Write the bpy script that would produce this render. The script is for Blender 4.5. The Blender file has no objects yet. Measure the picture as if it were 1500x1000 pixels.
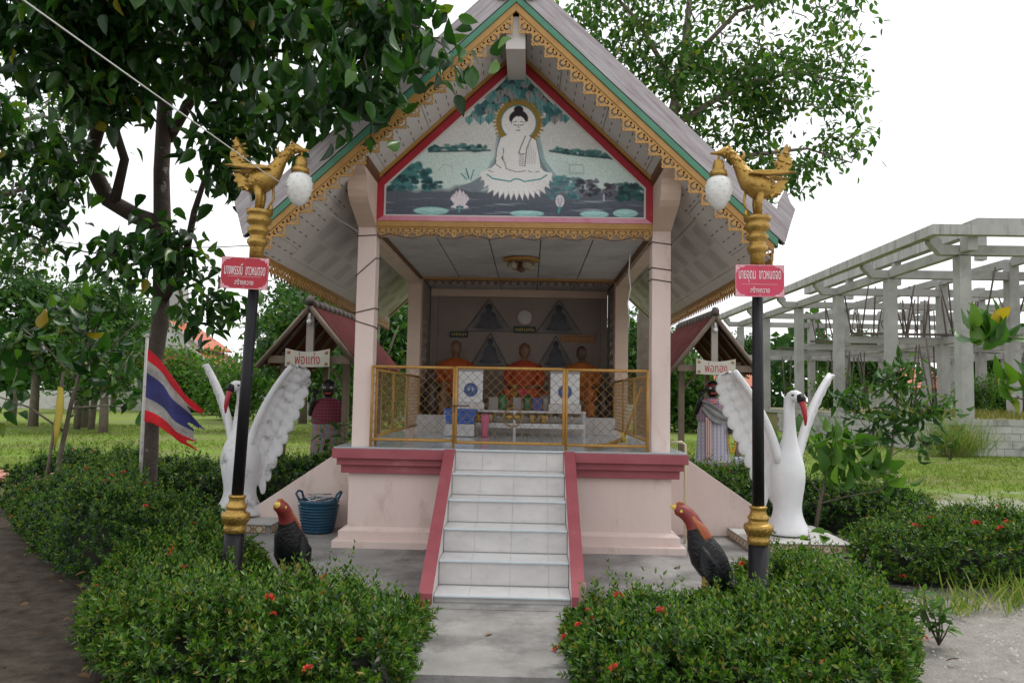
import bpy, bmesh, math, random
import numpy as np
from mathutils import Vector, Matrix, Euler
# ------------------------------------------------------------------ camera, sky, sun, exposure
S = bpy.context.scene
COL = S.collection
cam = bpy.data.cameras.new('camera'); camo = bpy.data.objects.new('camera', cam); COL.objects.link(camo)
S.camera = camo
cam.sensor_width = 36.0; cam.lens = 36.0*1134.9/1500; cam.clip_end = 2000; cam.clip_start = .05
def _cam(yaw, pit, rol, pos):
    cy, sy, cp, sp = math.cos(yaw), math.sin(yaw), math.cos(pit), math.sin(pit)
    fw = Vector((sy*cp, cy*cp, sp)); rt = Vector((cy, -sy, 0)); up = rt.cross(fw)
    cr, sr = math.cos(rol), math.sin(rol)
    r = cr*rt + sr*up; u = -sr*rt + cr*up; b = -fw
    camo.matrix_world = Matrix(((r.x, u.x, b.x, pos[0]), (r.y, u.y, b.y, pos[1]), (r.z, u.z, b.z, pos[2]), (0, 0, 0, 1)))
_cam(-0.0227, 0.0685, 0.0183, (0.169, 0, 1.52))
W = bpy.data.worlds.new('World'); S.world = W; W.use_nodes = True
nt = W.node_tree; nt.nodes.clear()
SUN_EL, SUN_AZ = math.radians(62), math.radians(60)
sky = nt.nodes.new('ShaderNodeTexSky'); sky.sky_type = 'NISHITA'; sky.sun_disc = False
sky.sun_elevation = SUN_EL; sky.sun_rotation = SUN_AZ; sky.dust_density = 2.5
tc = nt.nodes.new('ShaderNodeTexCoord'); mp = nt.nodes.new('ShaderNodeMapping'); mp.inputs['Scale'].default_value = (1, 1, 2.2)
nz = nt.nodes.new('ShaderNodeTexNoise'); nz.inputs['Scale'].default_value = 2.3; nz.inputs['Detail'].default_value = 6
rp = nt.nodes.new('ShaderNodeValToRGB'); rp.color_ramp.elements[0].position = .3; rp.color_ramp.elements[1].position = .62
rp.color_ramp.elements[0].color = (9.6, 9.9, 10.4, 1); rp.color_ramp.elements[1].color = (13.2, 13.2, 13.2, 1)
mx = nt.nodes.new('ShaderNodeMix'); mx.data_type = 'RGBA'; mx.inputs['Factor'].default_value = .88
bg = nt.nodes.new('ShaderNodeBackground'); bg.inputs['Strength'].default_value = .1
wo = nt.nodes.new('ShaderNodeOutputWorld')
L = nt.links.new
L(tc.outputs['Generated'], mp.inputs['Vector']); L(mp.outputs['Vector'], nz.inputs['Vector']); L(nz.outputs['Fac'], rp.inputs['Fac'])
L(sky.outputs['Color'], mx.inputs['A']); L(rp.outputs['Color'], mx.inputs['B']); L(mx.outputs['Result'], bg.inputs['Color']); L(bg.outputs['Background'], wo.inputs['Surface'])
sl = bpy.data.lights.new('sun', 'SUN'); sl.energy = 1.5; sl.angle = math.radians(12); sl.color = (1, .97, .92)
so = bpy.data.objects.new('sun', sl); COL.objects.link(so)
_sd = Vector((math.sin(SUN_AZ)*math.cos(SUN_EL), math.cos(SUN_AZ)*math.cos(SUN_EL), math.sin(SUN_EL)))
so.rotation_euler = _sd.to_track_quat('Z', 'Y').to_euler()
S.view_settings.view_transform = 'Standard'; S.view_settings.look = 'None'; S.view_settings.exposure = 0.25; S.view_settings.gamma = 1
S.view_settings.use_curve_mapping = False
random.seed(7); RNG = np.random.default_rng(7)
PI = math.pi
# ------------------------------------------------------------------ helpers
class MB:
    """collects geometry for one mesh"""
    def __init__(s): s.v = []; s.f = []; s.m = []; s.mi = 0; s.smooth = True; s.sm = []
    def add(s, vs, fs, smooth=None):
        o = len(s.v); s.v += [tuple(p) for p in vs]
        for f in fs: s.f.append(tuple(i+o for i in f)); s.m.append(s.mi); s.sm.append(s.smooth if smooth is None else smooth)
        return s
    def box(s, x0, x1, y0, y1, z0, z1, M=None):
        vs = [Vector((x, y, z)) for z in (z0, z1) for y in (y0, y1) for x in (x0, x1)]
        if M: vs = [M @ v for v in vs]
        return s.add(vs, [(0, 2, 3, 1), (4, 5, 7, 6), (0, 1, 5, 4), (2, 6, 7, 3), (0, 4, 6, 2), (1, 3, 7, 5)], False)
    def tube(s, path, radii, seg=10, asp=1.0, caps=True, up=(0, 0, 1)):
        P = [Vector(p) for p in path]; n = len(P)
        if not hasattr(radii, '__len__'): radii = [radii]*n
        if not hasattr(asp, '__len__'): asp = [asp]*n
        vs = []; fs = []; prev = None
        for i in range(n):
            t = (P[min(i+1, n-1)]-P[max(i-1, 0)]).normalized()
            if prev is None:
                a = Vector(up)
                if abs(t.dot(a)) > .95: a = Vector((0, 1, 0)) if abs(t.y) < .9 else Vector((1, 0, 0))
                nrm = (a - t*a.dot(t)).normalized()
            else: nrm = (prev - t*prev.dot(t)).normalized()
            prev = nrm; b = t.cross(nrm)
            for k in range(seg):
                a = 2*PI*k/seg
                vs.append(P[i] + nrm*math.cos(a)*radii[i]*asp[i] + b*math.sin(a)*radii[i])
        for i in range(n-1):
            for k in range(seg):
                k2 = (k+1) % seg
                fs.append((i*seg+k, i*seg+k2, (i+1)*seg+k2, (i+1)*seg+k))
        if caps:
            fs.append(tuple(range(seg))[::-1]); fs.append(tuple((n-1)*seg+k for k in range(seg)))
        return s.add(vs, fs)
    def lathe(s, prof, seg=20, c=(0, 0, 0), sx=1, sy=1):
        vs = []; fs = []; n = len(prof)
        for r, z in prof:
            for k in range(seg):
                a = 2*PI*k/seg; vs.append((c[0]+r*sx*math.cos(a), c[1]+r*sy*math.sin(a), c[2]+z))
        for i in range(n-1):
            for k in range(seg):
                k2 = (k+1) % seg; fs.append((i*seg+k, i*seg+k2, (i+1)*seg+k2, (i+1)*seg+k))
        fs.append(tuple(range(seg))[::-1]); fs.append(tuple((n-1)*seg+k for k in range(seg)))
        return s.add(vs, fs)
    def ball(s, c, rx, ry=None, rz=None, seg=12, rings=8, M=None):
        ry = ry or rx; rz = rz or rx; vs = []; fs = []
        for i in range(rings+1):
            th = PI*i/rings
            for k in range(seg):
                a = 2*PI*k/seg; p = Vector((rx*math.sin(th)*math.cos(a), ry*math.sin(th)*math.sin(a), -rz*math.cos(th)))
                if M: p = M @ p
                vs.append(p+Vector(c))
        for i in range(rings):
            for k in range(seg):
                k2 = (k+1) % seg; fs.append((i*seg+k, i*seg+k2, (i+1)*seg+k2, (i+1)*seg+k))
        return s.add(vs, fs)
    def prism(s, poly, y0, y1, M=None):
        """poly in (x,z), extruded along y"""
        n = len(poly); vs = [Vector((x, y0, z)) for x, z in poly]+[Vector((x, y1, z)) for x, z in poly]
        if M: vs = [M @ v for v in vs]
        fs = [tuple(range(n)), tuple(range(2*n-1, n-1, -1))]+[(i, n+i, n+(i+1) % n, (i+1) % n) for i in range(n)]
        return s.add(vs, fs, False)
    def grid(s, P):
        """P: list of rows of points"""
        n, m = len(P), len(P[0]); vs = [p for r in P for p in r]
        return s.add(vs, [(i*m+j, i*m+j+1, (i+1)*m+j+1, (i+1)*m+j) for i in range(n-1) for j in range(m-1)])
    def mesh(s, name, mats):
        me = bpy.data.meshes.new(name); me.from_pydata([tuple(p) for p in s.v], [], s.f)
        for m in (mats if isinstance(mats, (list, tuple)) else [mats]): me.materials.append(m)
        if len(me.polygons) == len(s.m):
            me.polygons.foreach_set('material_index', s.m); me.polygons.foreach_set('use_smooth', s.sm)
        bm = bmesh.new(); bm.from_mesh(me); bmesh.ops.recalc_face_normals(bm, faces=bm.faces[:]); bm.to_mesh(me); bm.free()
        me.update(); return me
def wl(o):
    M = Matrix.LocRotScale(o.location, o.rotation_euler, o.scale)
    return (wl(o.parent) @ M) if o.parent else M
def obj(name, mb, mats, parent=None, world=False, loc=None, rot=None, bevel=0, sub=0, solid=0):
    me = mb.mesh(name, mats) if isinstance(mb, MB) else mb
    o = bpy.data.objects.new(name, me); COL.objects.link(o)
    if parent: o.parent = parent
    if loc is not None: o.location = loc
    if rot is not None: o.rotation_euler = rot
    if world and parent: 
        M = wl(parent).inverted(); me.transform(M)
    if solid: m = o.modifiers.new('thick', 'SOLIDIFY'); m.thickness = solid; m.offset = 0
    if bevel: m = o.modifiers.new('edge', 'BEVEL'); m.width = bevel; m.segments = 2; m.limit_method = 'ANGLE'
    if sub: m = o.modifiers.new('sub', 'SUBSURF'); m.levels = sub; m.render_levels = sub
    return o
def tag(o, label, cat, group=None):
    o['label'] = label; o['category'] = cat
    if group: o['group'] = group
    return o
def thing(name, label, cat, loc=(0, 0, 0), rz=0, group=None):
    o = bpy.data.objects.new(name, None); COL.objects.link(o); o.location = loc; o.rotation_euler = (0, 0, rz); o.empty_display_size = .2
    return tag(o, label, cat, group)
def struct(name, mb, m): o = obj(name, mb, m); o['kind'] = 'structure'; return o
def dup(root, loc=None, rz=None, label=None, scale=None, parent=None):
    r = root.copy(); COL.objects.link(r); r.parent = parent
    if loc is not None: r.location = loc
    if rz is not None: r.rotation_euler = (0, 0, rz)
    if scale is not None: r.scale = (scale,)*3 if not hasattr(scale, '__len__') else scale
    if label: r['label'] = label
    for ch in list(root.children): dup(ch, parent=r)
    return r
def inst(me, name, parent, loc, rot=None, scale=None, world=True):
    """one more object sharing the mesh data"""
    o = bpy.data.objects.new(name, me); COL.objects.link(o); o.parent = parent
    l = Vector(loc)
    if world and parent: l = wl(parent).inverted() @ l
    o.location = l
    if rot is not None: o.rotation_euler = rot
    if scale is not None: o.scale = scale
    return o
def srgb(r, g, b, k=1.0):
    f = lambda c: ((c/255/12.92) if c/255 <= .04045 else ((c/255+.055)/1.055)**2.4)*k
    return (f(r), f(g), f(b), 1)
def mat(name, c1, c2=None, scale=6, rough=.6, metal=0, bump=0, bscale=None, detail=6, spec=None, stretch=None, dirt=None, dscale=3, dlo=.45, dhi=.7, coat=0, objc=False):
    """two-tone noise material with optional dark staining and bump"""
    m = bpy.data.materials.new(name); m.use_nodes = True; n = m.node_tree; p = n.nodes['Principled BSDF']; Lk = n.links.new
    p.inputs['Roughness'].default_value = rough; p.inputs['Metallic'].default_value = metal
    if spec is not None: p.inputs['Specular IOR Level'].default_value = spec
    if coat: p.inputs['Coat Weight'].default_value = coat
    c1 = tuple(c1)+((1,) if len(c1) == 3 else ()); c2 = c1 if c2 is None else tuple(c2)+((1,) if len(c2) == 3 else ())
    if objc:
        t = n.nodes.new('ShaderNodeTexCoord'); src = t.outputs['Object']
    else:
        t = n.nodes.new('ShaderNodeNewGeometry'); src = t.outputs['Position']
    if stretch:
        mpn = n.nodes.new('ShaderNodeMapping'); mpn.inputs['Scale'].default_value = stretch; Lk(src, mpn.inputs['Vector']); src = mpn.outputs['Vector']
    nz = n.nodes.new('ShaderNodeTexNoise'); nz.inputs['Scale'].default_value = scale; nz.inputs['Detail'].default_value = detail; nz.inputs['Roughness'].default_value = .62; Lk(src, nz.inputs['Vector'])
    r = n.nodes.new('ShaderNodeValToRGB'); r.color_ramp.elements[0].position = .32; r.color_ramp.elements[1].position = .68
    r.color_ramp.elements[0].color = c1; r.color_ramp.elements[1].color = c2; Lk(nz.outputs['Fac'], r.inputs['Fac'])
    out = r.outputs['Color']
    if dirt is not None:
        n2 = n.nodes.new('ShaderNodeTexNoise'); n2.inputs['Scale'].default_value = dscale; n2.inputs['Detail'].default_value = 8; n2.inputs['Roughness'].default_value = .7; Lk(src, n2.inputs['Vector'])
        r2 = n.nodes.new('ShaderNodeValToRGB'); r2.color_ramp.elements[0].position = dlo; r2.color_ramp.elements[1].position = dhi
        r2.color_ramp.elements[0].color = (0, 0, 0, 1); r2.color_ramp.elements[1].color = (1, 1, 1, 1); Lk(n2.outputs['Fac'], r2.inputs['Fac'])
        mm = n.nodes.new('ShaderNodeMix'); mm.data_type = 'RGBA'; Lk(r2.outputs['Color'], mm.inputs['Factor']); Lk(out, mm.inputs['A']); mm.inputs['B'].default_value = tuple(dirt)+((1,) if len(dirt) == 3 else ()); out = mm.outputs['Result']
    Lk(out, p.inputs['Base Color'])
    if bump:
        nb = n.nodes.new('ShaderNodeTexNoise'); nb.inputs['Scale'].default_value = bscale or scale*4; nb.inputs['Detail'].default_value = 5; Lk(src, nb.inputs['Vector'])
        b = n.nodes.new('ShaderNodeBump'); b.inputs['Strength'].default_value = bump; b.inputs['Distance'].default_value = .02; Lk(nb.outputs['Fac'], b.inputs['Height']); Lk(b.outputs['Normal'], p.inputs['Normal'])
    return m
def leafmat(name, cols, rough=.42, trans=.35, spec=.4):
    """leaf: colour varies from leaf to leaf, light passes through"""
    m = bpy.data.materials.new(name); m.use_nodes = True; n = m.node_tree; p = n.nodes['Principled BSDF']; Lk = n.links.new
    g = n.nodes.new('ShaderNodeNewGeometry'); oi = n.nodes.new('ShaderNodeObjectInfo'); ad = n.nodes.new('ShaderNodeMath'); ad.operation = 'ADD'
    Lk(g.outputs['Random Per Island'], ad.inputs[0]); Lk(oi.outputs['Random'], ad.inputs[1])
    fr = n.nodes.new('ShaderNodeMath'); fr.operation = 'FRACT'; Lk(ad.outputs[0], fr.inputs[0])
    r = n.nodes.new('ShaderNodeValToRGB'); els = r.color_ramp.elements
    while len(els) < len(cols): els.new(.5)
    for i, c in enumerate(cols): els[i].position = c[1]; els[i].color = tuple(c[0])+(1,)
    Lk(fr.outputs[0], r.inputs['Fac']); Lk(r.outputs['Color'], p.inputs['Base Color'])
    p.inputs['Roughness'].default_value = rough; p.inputs['Specular IOR Level'].default_value = spec
    t = n.nodes.new('ShaderNodeBsdfTranslucent'); gm = n.nodes.new('ShaderNodeMix'); gm.data_type = 'RGBA'; gm.blend_type = 'MULTIPLY'; gm.inputs['Factor'].default_value = 1
    Lk(r.outputs['Color'], gm.inputs['A']); gm.inputs['B'].default_value = (1.5, 1.6, .6, 1); Lk(gm.outputs['Result'], t.inputs['Color'])
    mx = n.nodes.new('ShaderNodeMixShader'); mx.inputs[0].default_value = trans; Lk(p.outputs[0], mx.inputs[1]); Lk(t.outputs[0], mx.inputs[2])
    Lk(mx.outputs[0], n.nodes['Material Output'].inputs['Surface'])
    return m
def attrmat(name, rough=.7, spec=.3):
    m = bpy.data.materials.new(name); m.use_nodes = True; n = m.node_tree; p = n.nodes['Principled BSDF']
    a = n.nodes.new('ShaderNodeAttribute'); a.attribute_name = 'Col'; n.links.new(a.outputs['Color'], p.inputs['Base Color'])
    p.inputs['Roughness'].default_value = rough; p.inputs['Specular IOR Level'].default_value = spec
    return m
def npmesh(name, V, F, mats, mi=None, smooth=False):
    """V (n,3), F (m,k) numpy -> mesh"""
    me = bpy.data.meshes.new(name); n, k = F.shape
    me.vertices.add(len(V)); me.vertices.foreach_set('co', np.ascontiguousarray(V, dtype=np.float32).ravel())
    me.loops.add(n*k); me.loops.foreach_set('vertex_index', np.ascontiguousarray(F, dtype=np.int32).ravel())
    me.polygons.add(n); me.polygons.foreach_set('loop_start', np.arange(0, n*k, k, dtype=np.int32)); me.polygons.foreach_set('loop_total', np.full(n, k, dtype=np.int32))
    for m in (mats if isinstance(mats, (list, tuple)) else [mats]): me.materials.append(m)
    if mi is not None: me.polygons.foreach_set('material_index', np.ascontiguousarray(mi, dtype=np.int32))
    if smooth: me.polygons.foreach_set('use_smooth', np.ones(n, dtype=bool))
    me.update(); me.validate(); return me
def text(name, body, size, m, parent, loc, rot=(PI/2, 0, 0), width=None, thick=.001, world=True, height=None):
    c = bpy.data.curves.new(name, 'FONT'); c.body = body; c.size = size; c.align_x = 'CENTER'; c.align_y = 'CENTER'; c.extrude = thick; c.resolution_u = 3
    o = bpy.data.objects.new(name, c); COL.objects.link(o)
    bpy.context.view_layer.update()
    me = bpy.data.meshes.new_from_object(o.evaluated_get(bpy.context.evaluated_depsgraph_get()))
    co = np.empty(len(me.vertices)*3, dtype=np.float32); me.vertices.foreach_get('co', co); co = co.reshape(-1, 3)
    mn, mx_ = co.min(0), co.max(0); co[:, 0] -= (mn[0]+mx_[0])/2; co[:, 1] -= (mn[1]+mx_[1])/2
    if width: co[:, 0] *= width/(mx_[0]-mn[0])
    if height: co[:, 1] *= height/(mx_[1]-mn[1])
    me.vertices.foreach_set('co', co.ravel()); me.update()
    bpy.data.objects.remove(o); bpy.data.curves.remove(c)
    me.materials.clear(); me.materials.append(m)
    return inst(me, name, parent, loc, rot, world=world)
def shape(outer, holes, th):
    """flat plate in (x,z) with real holes, thickness th along y, as a mesh"""
    c = bpy.data.curves.new('plate', 'CURVE'); c.dimensions = '2D'; c.fill_mode = 'BOTH'; c.extrude = th/2
    for poly in [outer]+holes:
        sp = c.splines.new('POLY'); sp.points.add(len(poly)-1); sp.use_cyclic_u = True
        for q, (x, z) in zip(sp.points, poly): q.co = (x, z, 0, 1)
    o = bpy.data.objects.new('plate', c); COL.objects.link(o); bpy.context.view_layer.update()
    me = bpy.data.meshes.new_from_object(o.evaluated_get(bpy.context.evaluated_depsgraph_get()))
    me.transform(Matrix.Rotation(PI/2, 4, 'X')); bpy.data.objects.remove(o); bpy.data.curves.remove(c)
    return me
def circ(cx, cz, r, n=10, a0=0, sx=1, sz=1): return [(cx+r*sx*math.cos(a0+2*PI*i/n), cz+r*sz*math.sin(a0+2*PI*i/n)) for i in range(n)]
def cres(cx, cz, R, r, ang, n=7):
    """crescent hole"""
    out = [(cx+R*math.cos(ang+PI*(.22+1.56*i/n)), cz+R*math.sin(ang+PI*(.22+1.56*i/n))) for i in range(n+1)]
    inn = [(cx+r*math.cos(ang)*.35+r*math.cos(ang+PI*(.3+1.4*i/n)), cz+r*math.sin(ang)*.35+r*math.sin(ang+PI*(.3+1.4*i/n))) for i in range(n, -1, -1)]
    return out+inn
# --- a small painter: pictures on flat boards are dense grids with one colour per vertex
class Paint:
    def __init__(s, x0, x1, y0, y1, nx, ny, col):
        s.X, s.Y = np.meshgrid(np.linspace(x0, x1, nx), np.linspace(y0, y1, ny)); s.c = np.ones((ny, nx, 3))*np.array(col, float); s.nx, s.ny = nx, ny
    def mix(s, m, col, a=1.0):
        m = (np.clip(m, 0, 1)*a)[..., None]; s.c = s.c*(1-m)+np.array(col, float)*m; return s
    def poly(s, P, col, a=1.0):
        x, y = s.X, s.Y; ins = np.zeros(x.shape, bool); n = len(P)
        for i in range(n):
            (x1, y1), (x2, y2) = P[i], P[(i+1) % n]
            if y1 == y2: continue
            c = ((y1 > y) != (y2 > y)) & (x < (x2-x1)*(y-y1)/(y2-y1)+x1); ins ^= c
        return s.mix(ins.astype(float), col, a)
    def ell(s, cx, cy, rx, ry, col, a=1.0, soft=.15):
        d = np.hypot((s.X-cx)/rx, (s.Y-cy)/ry); return s.mix((1-d)/soft+.5, col, a)
    def line(s, P, w, col, a=1.0):
        D = np.full(s.X.shape, 1e9)
        for (x1, y1), (x2, y2) in zip(P[:-1], P[1:]):
            dx, dy = x2-x1, y2-y1; t = np.clip(((s.X-x1)*dx+(s.Y-y1)*dy)/(dx*dx+dy*dy+1e-9), 0, 1); D = np.minimum(D, np.hypot(s.X-x1-t*dx, s.Y-y1-t*dy))
        return s.mix(1-(D-w/2)/max(w*.35, .35), col, a)
    def band(s, y0, y1, col, a=1.0, soft=6): return s.mix(np.minimum((s.Y-y0)/soft+.5, (y1-s.Y)/soft+.5), col, a)
    def grain(s, k):
        g = RNG.normal(0, 1, s.c.shape[:2]); g = (g+np.roll(g, 1, 0)+np.roll(g, 1, 1)+np.roll(g, -1, 1))/2; s.c *= (1+k*g)[..., None]; return s
    def mesh(s, name, pos, m, keep=None, k=1.0):
        """pos(X,Y)->(n,3)"""
        V = pos(s.X.ravel(), s.Y.ravel()); idx = np.arange(s.nx*s.ny).reshape(s.ny, s.nx)
        F = np.stack([idx[:-1, :-1], idx[:-1, 1:], idx[1:, 1:], idx[1:, :-1]], -1).reshape(-1, 4)
        if keep is not None:
            kk = keep(s.X.ravel(), s.Y.ravel()); F = F[kk[F].all(1)]
        me = npmesh(name, V, F, m); c = np.clip(s.c.reshape(-1, 3), 0, 255)/255; lin = np.where(c <= .04045, c/12.92, ((c+.055)/1.055)**2.4)*k
        at = me.color_attributes.new('Col', 'FLOAT_COLOR', 'POINT'); at.data.foreach_set('color', np.concatenate([np.clip(lin, 0, .9), np.ones((len(lin), 1))], 1).astype(np.float32).ravel())
        return me
# ------------------------------------------------------------------ materials
M_pink = mat('pink_wall_paint', (.74, .605, .555), (.68, .545, .495), 3, .75, bump=.12, bscale=35, stretch=(1, 1, .45), dirt=(.46, .34, .27), dscale=2.6, dlo=.57, dhi=.76)
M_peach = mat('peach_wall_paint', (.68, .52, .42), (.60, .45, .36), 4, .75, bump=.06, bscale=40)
M_red = mat('red_oxide_paint', (.34, .085, .10), (.28, .06, .075), 5, .55, bump=.05, bscale=60, dirt=(.42, .16, .17), dscale=4, dlo=.58, dhi=.8)
M_crim = mat('crimson_board', (.42, .018, .035), (.34, .012, .025), 5, .5, dirt=(.62, .22, .30), dscale=3.2, dlo=.62, dhi=.72)
M_fadepink = mat('faded_pink_board', (.60, .20, .29), (.66, .34, .42), 6, .6, dirt=(.48, .05, .10), dscale=3, dlo=.5, dhi=.7)
M_gold = mat('ochre_gold_paint', (.44, .24, .06), (.36, .185, .045), 7, .5, dirt=(.19, .10, .04), dscale=5, dlo=.6, dhi=.8)
M_lace = mat('ochre_fretwork', (.47, .265, .08), (.38, .20, .055), 9, .6, dirt=(.16, .085, .03), dscale=7, dlo=.58, dhi=.75)
M_brown = mat('brown_trim', (.16, .065, .02), (.11, .045, .018), 8, .6)
M_green = mat('green_strip_paint', (.075, .25, .155), (.055, .19, .115), 6, .55, dirt=(.03, .07, .05), dscale=4.5, dlo=.62, dhi=.74)
M_purple = mat('weathered_purple_board', (.42, .31, .37), (.30, .19, .25), 2.2, .8, stretch=(1, 1, 14), dirt=(.52, .47, .52), dscale=2.6, dlo=.42, dhi=.7)
def barge_mat(sg):
    m = mat('weathered_purple_board', (.38, .345, .355), (.25, .175, .195), 2.4, .85, stretch=(1, 1, 16), dirt=(.47, .445, .455), dscale=2.2, dlo=.34, dhi=.60)
    n = m.node_tree; mpn = [q for q in n.nodes if q.type == 'MAPPING'][0]; lk = mpn.inputs['Vector'].links[0]; src = lk.from_socket; n.links.remove(lk)
    r2 = n.nodes.new('ShaderNodeMapping'); r2.inputs['Rotation'].default_value = (0, -sg*math.atan(.945), 0); n.links.new(src, r2.inputs['Vector']); n.links.new(r2.outputs['Vector'], mpn.inputs['Vector']); return m
M_barge = {1: barge_mat(1), -1: barge_mat(-1)}

M_white = mat('white_board', (.66, .62, .60), (.60, .565, .54), 2.5, .7, dirt=(.43, .39, .36), dscale=1.2, dlo=.52, dhi=.8)
M_ceil = mat('ceiling_board', (.56, .54, .53), (.47, .45, .44), 3, .75, dirt=(.33, .30, .28), dscale=1.7, dlo=.5, dhi=.75)
M_slot = mat('vent_slot_shadow', (.10, .092, .085), None, 5, .9)
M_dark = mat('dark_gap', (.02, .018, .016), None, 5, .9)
M_conc = mat('weathered_concrete', (.22, .21, .20), (.33, .32, .305), 2.6, .9, bump=.35, bscale=60, detail=10, dirt=(.10, .096, .09), dscale=1.9, dlo=.46, dhi=.70)
M_tile = mat('marble_tile', (.60, .575, .56), (.51, .485, .475), 5, .28, detail=9, stretch=(1, 1, 1.6), dirt=(.42, .405, .405), dscale=7, dlo=.55, dhi=.8)
M_tread = mat('white_tread_tile', (.72, .71, .70), (.63, .62, .61), 6, .22, dirt=(.50, .50, .50), dscale=4, dlo=.55, dhi=.8)
M_nose = mat('stair_nosing', (.58, .64, .67), (.50, .56, .60), 6, .35)
M_grout = mat('grout', (.40, .39, .375), None, 8, .9)
M_floor = mat('grey_floor_tile', (.50, .54, .57), (.40, .44, .47), 4, .16, detail=8)
M_rail = mat('ochre_rail_paint', (.46, .25, .055), (.36, .18, .04), 20, .45, dirt=(.13, .06, .025), dscale=14, dlo=.6, dhi=.72)
M_wire = mat('ochre_wire', (.34, .20, .07), (.24, .14, .05), 30, .5, metal=.3)
M_glass_frost = mat('frosted_glass', (.74, .74, .72), (.66, .66, .63), 25, .25)
M_goldleaf = mat('gold_leaf_paint', (.46, .29, .075), (.34, .20, .045), 14, .36, metal=.7, bump=.35, bscale=70, dirt=(.13, .075, .02), dscale=9, dlo=.56, dhi=.74)
M_black = mat('black_gloss_paint', (.007, .007, .009), (.011, .011, .013), 6, .45, spec=.25, dirt=(.03, .028, .025), dscale=6, dlo=.68, dhi=.85)
M_cable = mat('old_cable', (.07, .035, .02), (.045, .022, .014), 10, .7)
M_wcable = mat('white_cable', (.60, .60, .58), None, 10, .6)
M_rooftop = mat('red_roof_sheet', (.24, .075, .065), (.17, .05, .045), 3, .7, dirt=(.10, .05, .045), dscale=2, dlo=.5, dhi=.7)
M_paint = attrmat('painted_picture')
# ------------------------------------------------------------------ ground, slab
GZ = -.12
def slab_z(y): return .07*min(1, max(0, (y-5.85)/1.4))
mb = MB()
ys = [5.6+.2*i for i in range(9)]+[8, 9.5, 13.2]
slw = lambda y: float(np.interp(y, [5.6, 6.8, 7.3, 8.0, 9.5], [2.05, 2.30, 2.6, 3.2, 3.5]))
P = [[(slw(y)*t, y, slab_z(y)) for t in (-1, -.5, -.18, .18, .5, 1)] for y in ys]
mb.grid(P)
mb.add([(-2.05, 5.6, 0), (2.05, 5.6, 0), (2.05, 5.6, GZ-.1), (-2.05, 5.6, GZ-.1)], [(0, 1, 2, 3)])
for s in (-1, 1):
    for y0, y1 in zip(ys[:-1], ys[1:]): mb.add([(s*slw(y0), y0, slab_z(y0)), (s*slw(y1), y1, slab_z(y1)), (s*slw(y1), y1, GZ-.1), (s*slw(y0), y0, GZ-.1)], [(0, 1, 2, 3)])
mb.box(-.68, .66, 4.31, 5.597, GZ-.1, -.003)
struct('concrete_slab', mb, M_conc)
# ------------------------------------------------------------------ the shrine pavilion
PV = thing('shrine_pavilion', 'open pink shrine pavilion with steep gable, painted tympanum and tiled front stairs', 'pavilion', (0, 7.4, 0))
def pv(name, mb, m, **k): return obj(name, mb, m, PV, world=True, **k)
mb = MB(); mb.box(-1.53, 1.53, 7.42, 12.5, .05, .757); pv('platform_wall', mb, M_pink)
mb = MB(); mb.box(-1.605, 1.605, 7.36, 12.57, .05, .215); mb.add([(-1.605, 7.36, .215), (1.605, 7.36, .215), (1.53, 7.418, .25), (-1.53, 7.418, .25)], [(0, 1, 2, 3)], False)
for s in (-1, 1): mb.add([(s*1.605, 7.36, .215), (s*1.605, 12.5, .215), (s*1.532, 12.5, .25), (s*1.532, 7.418, .25)], [(0, 1, 2, 3)], False)
pv('base_course', mb, M_pink, bevel=.006)
mb = MB(); mb.box(-1.65, 1.65, 7.30, 12.62, .0, .135); pv('base_course', mb, M_pink, bevel=.008)
for (w, y, z0, z1) in ((1.595, 7.35, .757, .835), (1.625, 7.30, .8352, .90), (1.658, 7.25, .9003, .992)):
    mb = MB(); mb.box(-w, w, y, 12.4+(7.5-y), z0, z1); pv('red_moulding', mb, M_red, bevel=.005)
# floor tiles
mb = MB(); mb.box(-.148, .148, -.148, .148, 0, .008); ft = mb.mesh('floor_tile', M_floor)
mb = MB(); mb.box(-1.64, 1.64, 7.26, 12.3, .9922, .998); mb.box(-.498, .498, 7.2235, 7.2595, .985, 1.0035); pv('floor_bed', mb, M_grout)
for i in range(11):
    for j in range(11): inst(ft, 'floor_tile', PV, (-1.5+.3*i, 7.404+.3*j, .998+.0006*((i*7+j*3) % 3)))
# side ramps with pink parapet walls
for s in (-1, 1):
    mb = MB(); mb.prism([(s*1.60, .07), (s*1.60, .99), (s*1.70, .985), (s*3.0, .10), (s*3.0, .07)], 8.36, 8.52)
    pv('ramp_parapet', mb, M_pink, bevel=.006)
    mb = MB(); mb.prism([(s*1.60, .07), (s*1.60, .93), (s*2.95, .09), (s*2.95, .07)], 8.53, 9.6); pv('ramp', mb, M_conc)
    mb = MB(); mb.prism([(s*1.60, .07), (s*1.60, .99), (s*1.70, .985), (s*3.0, .10), (s*3.0, .07)], 9.61, 9.75)
    pv('ramp_parapet', mb, M_pink)
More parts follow.
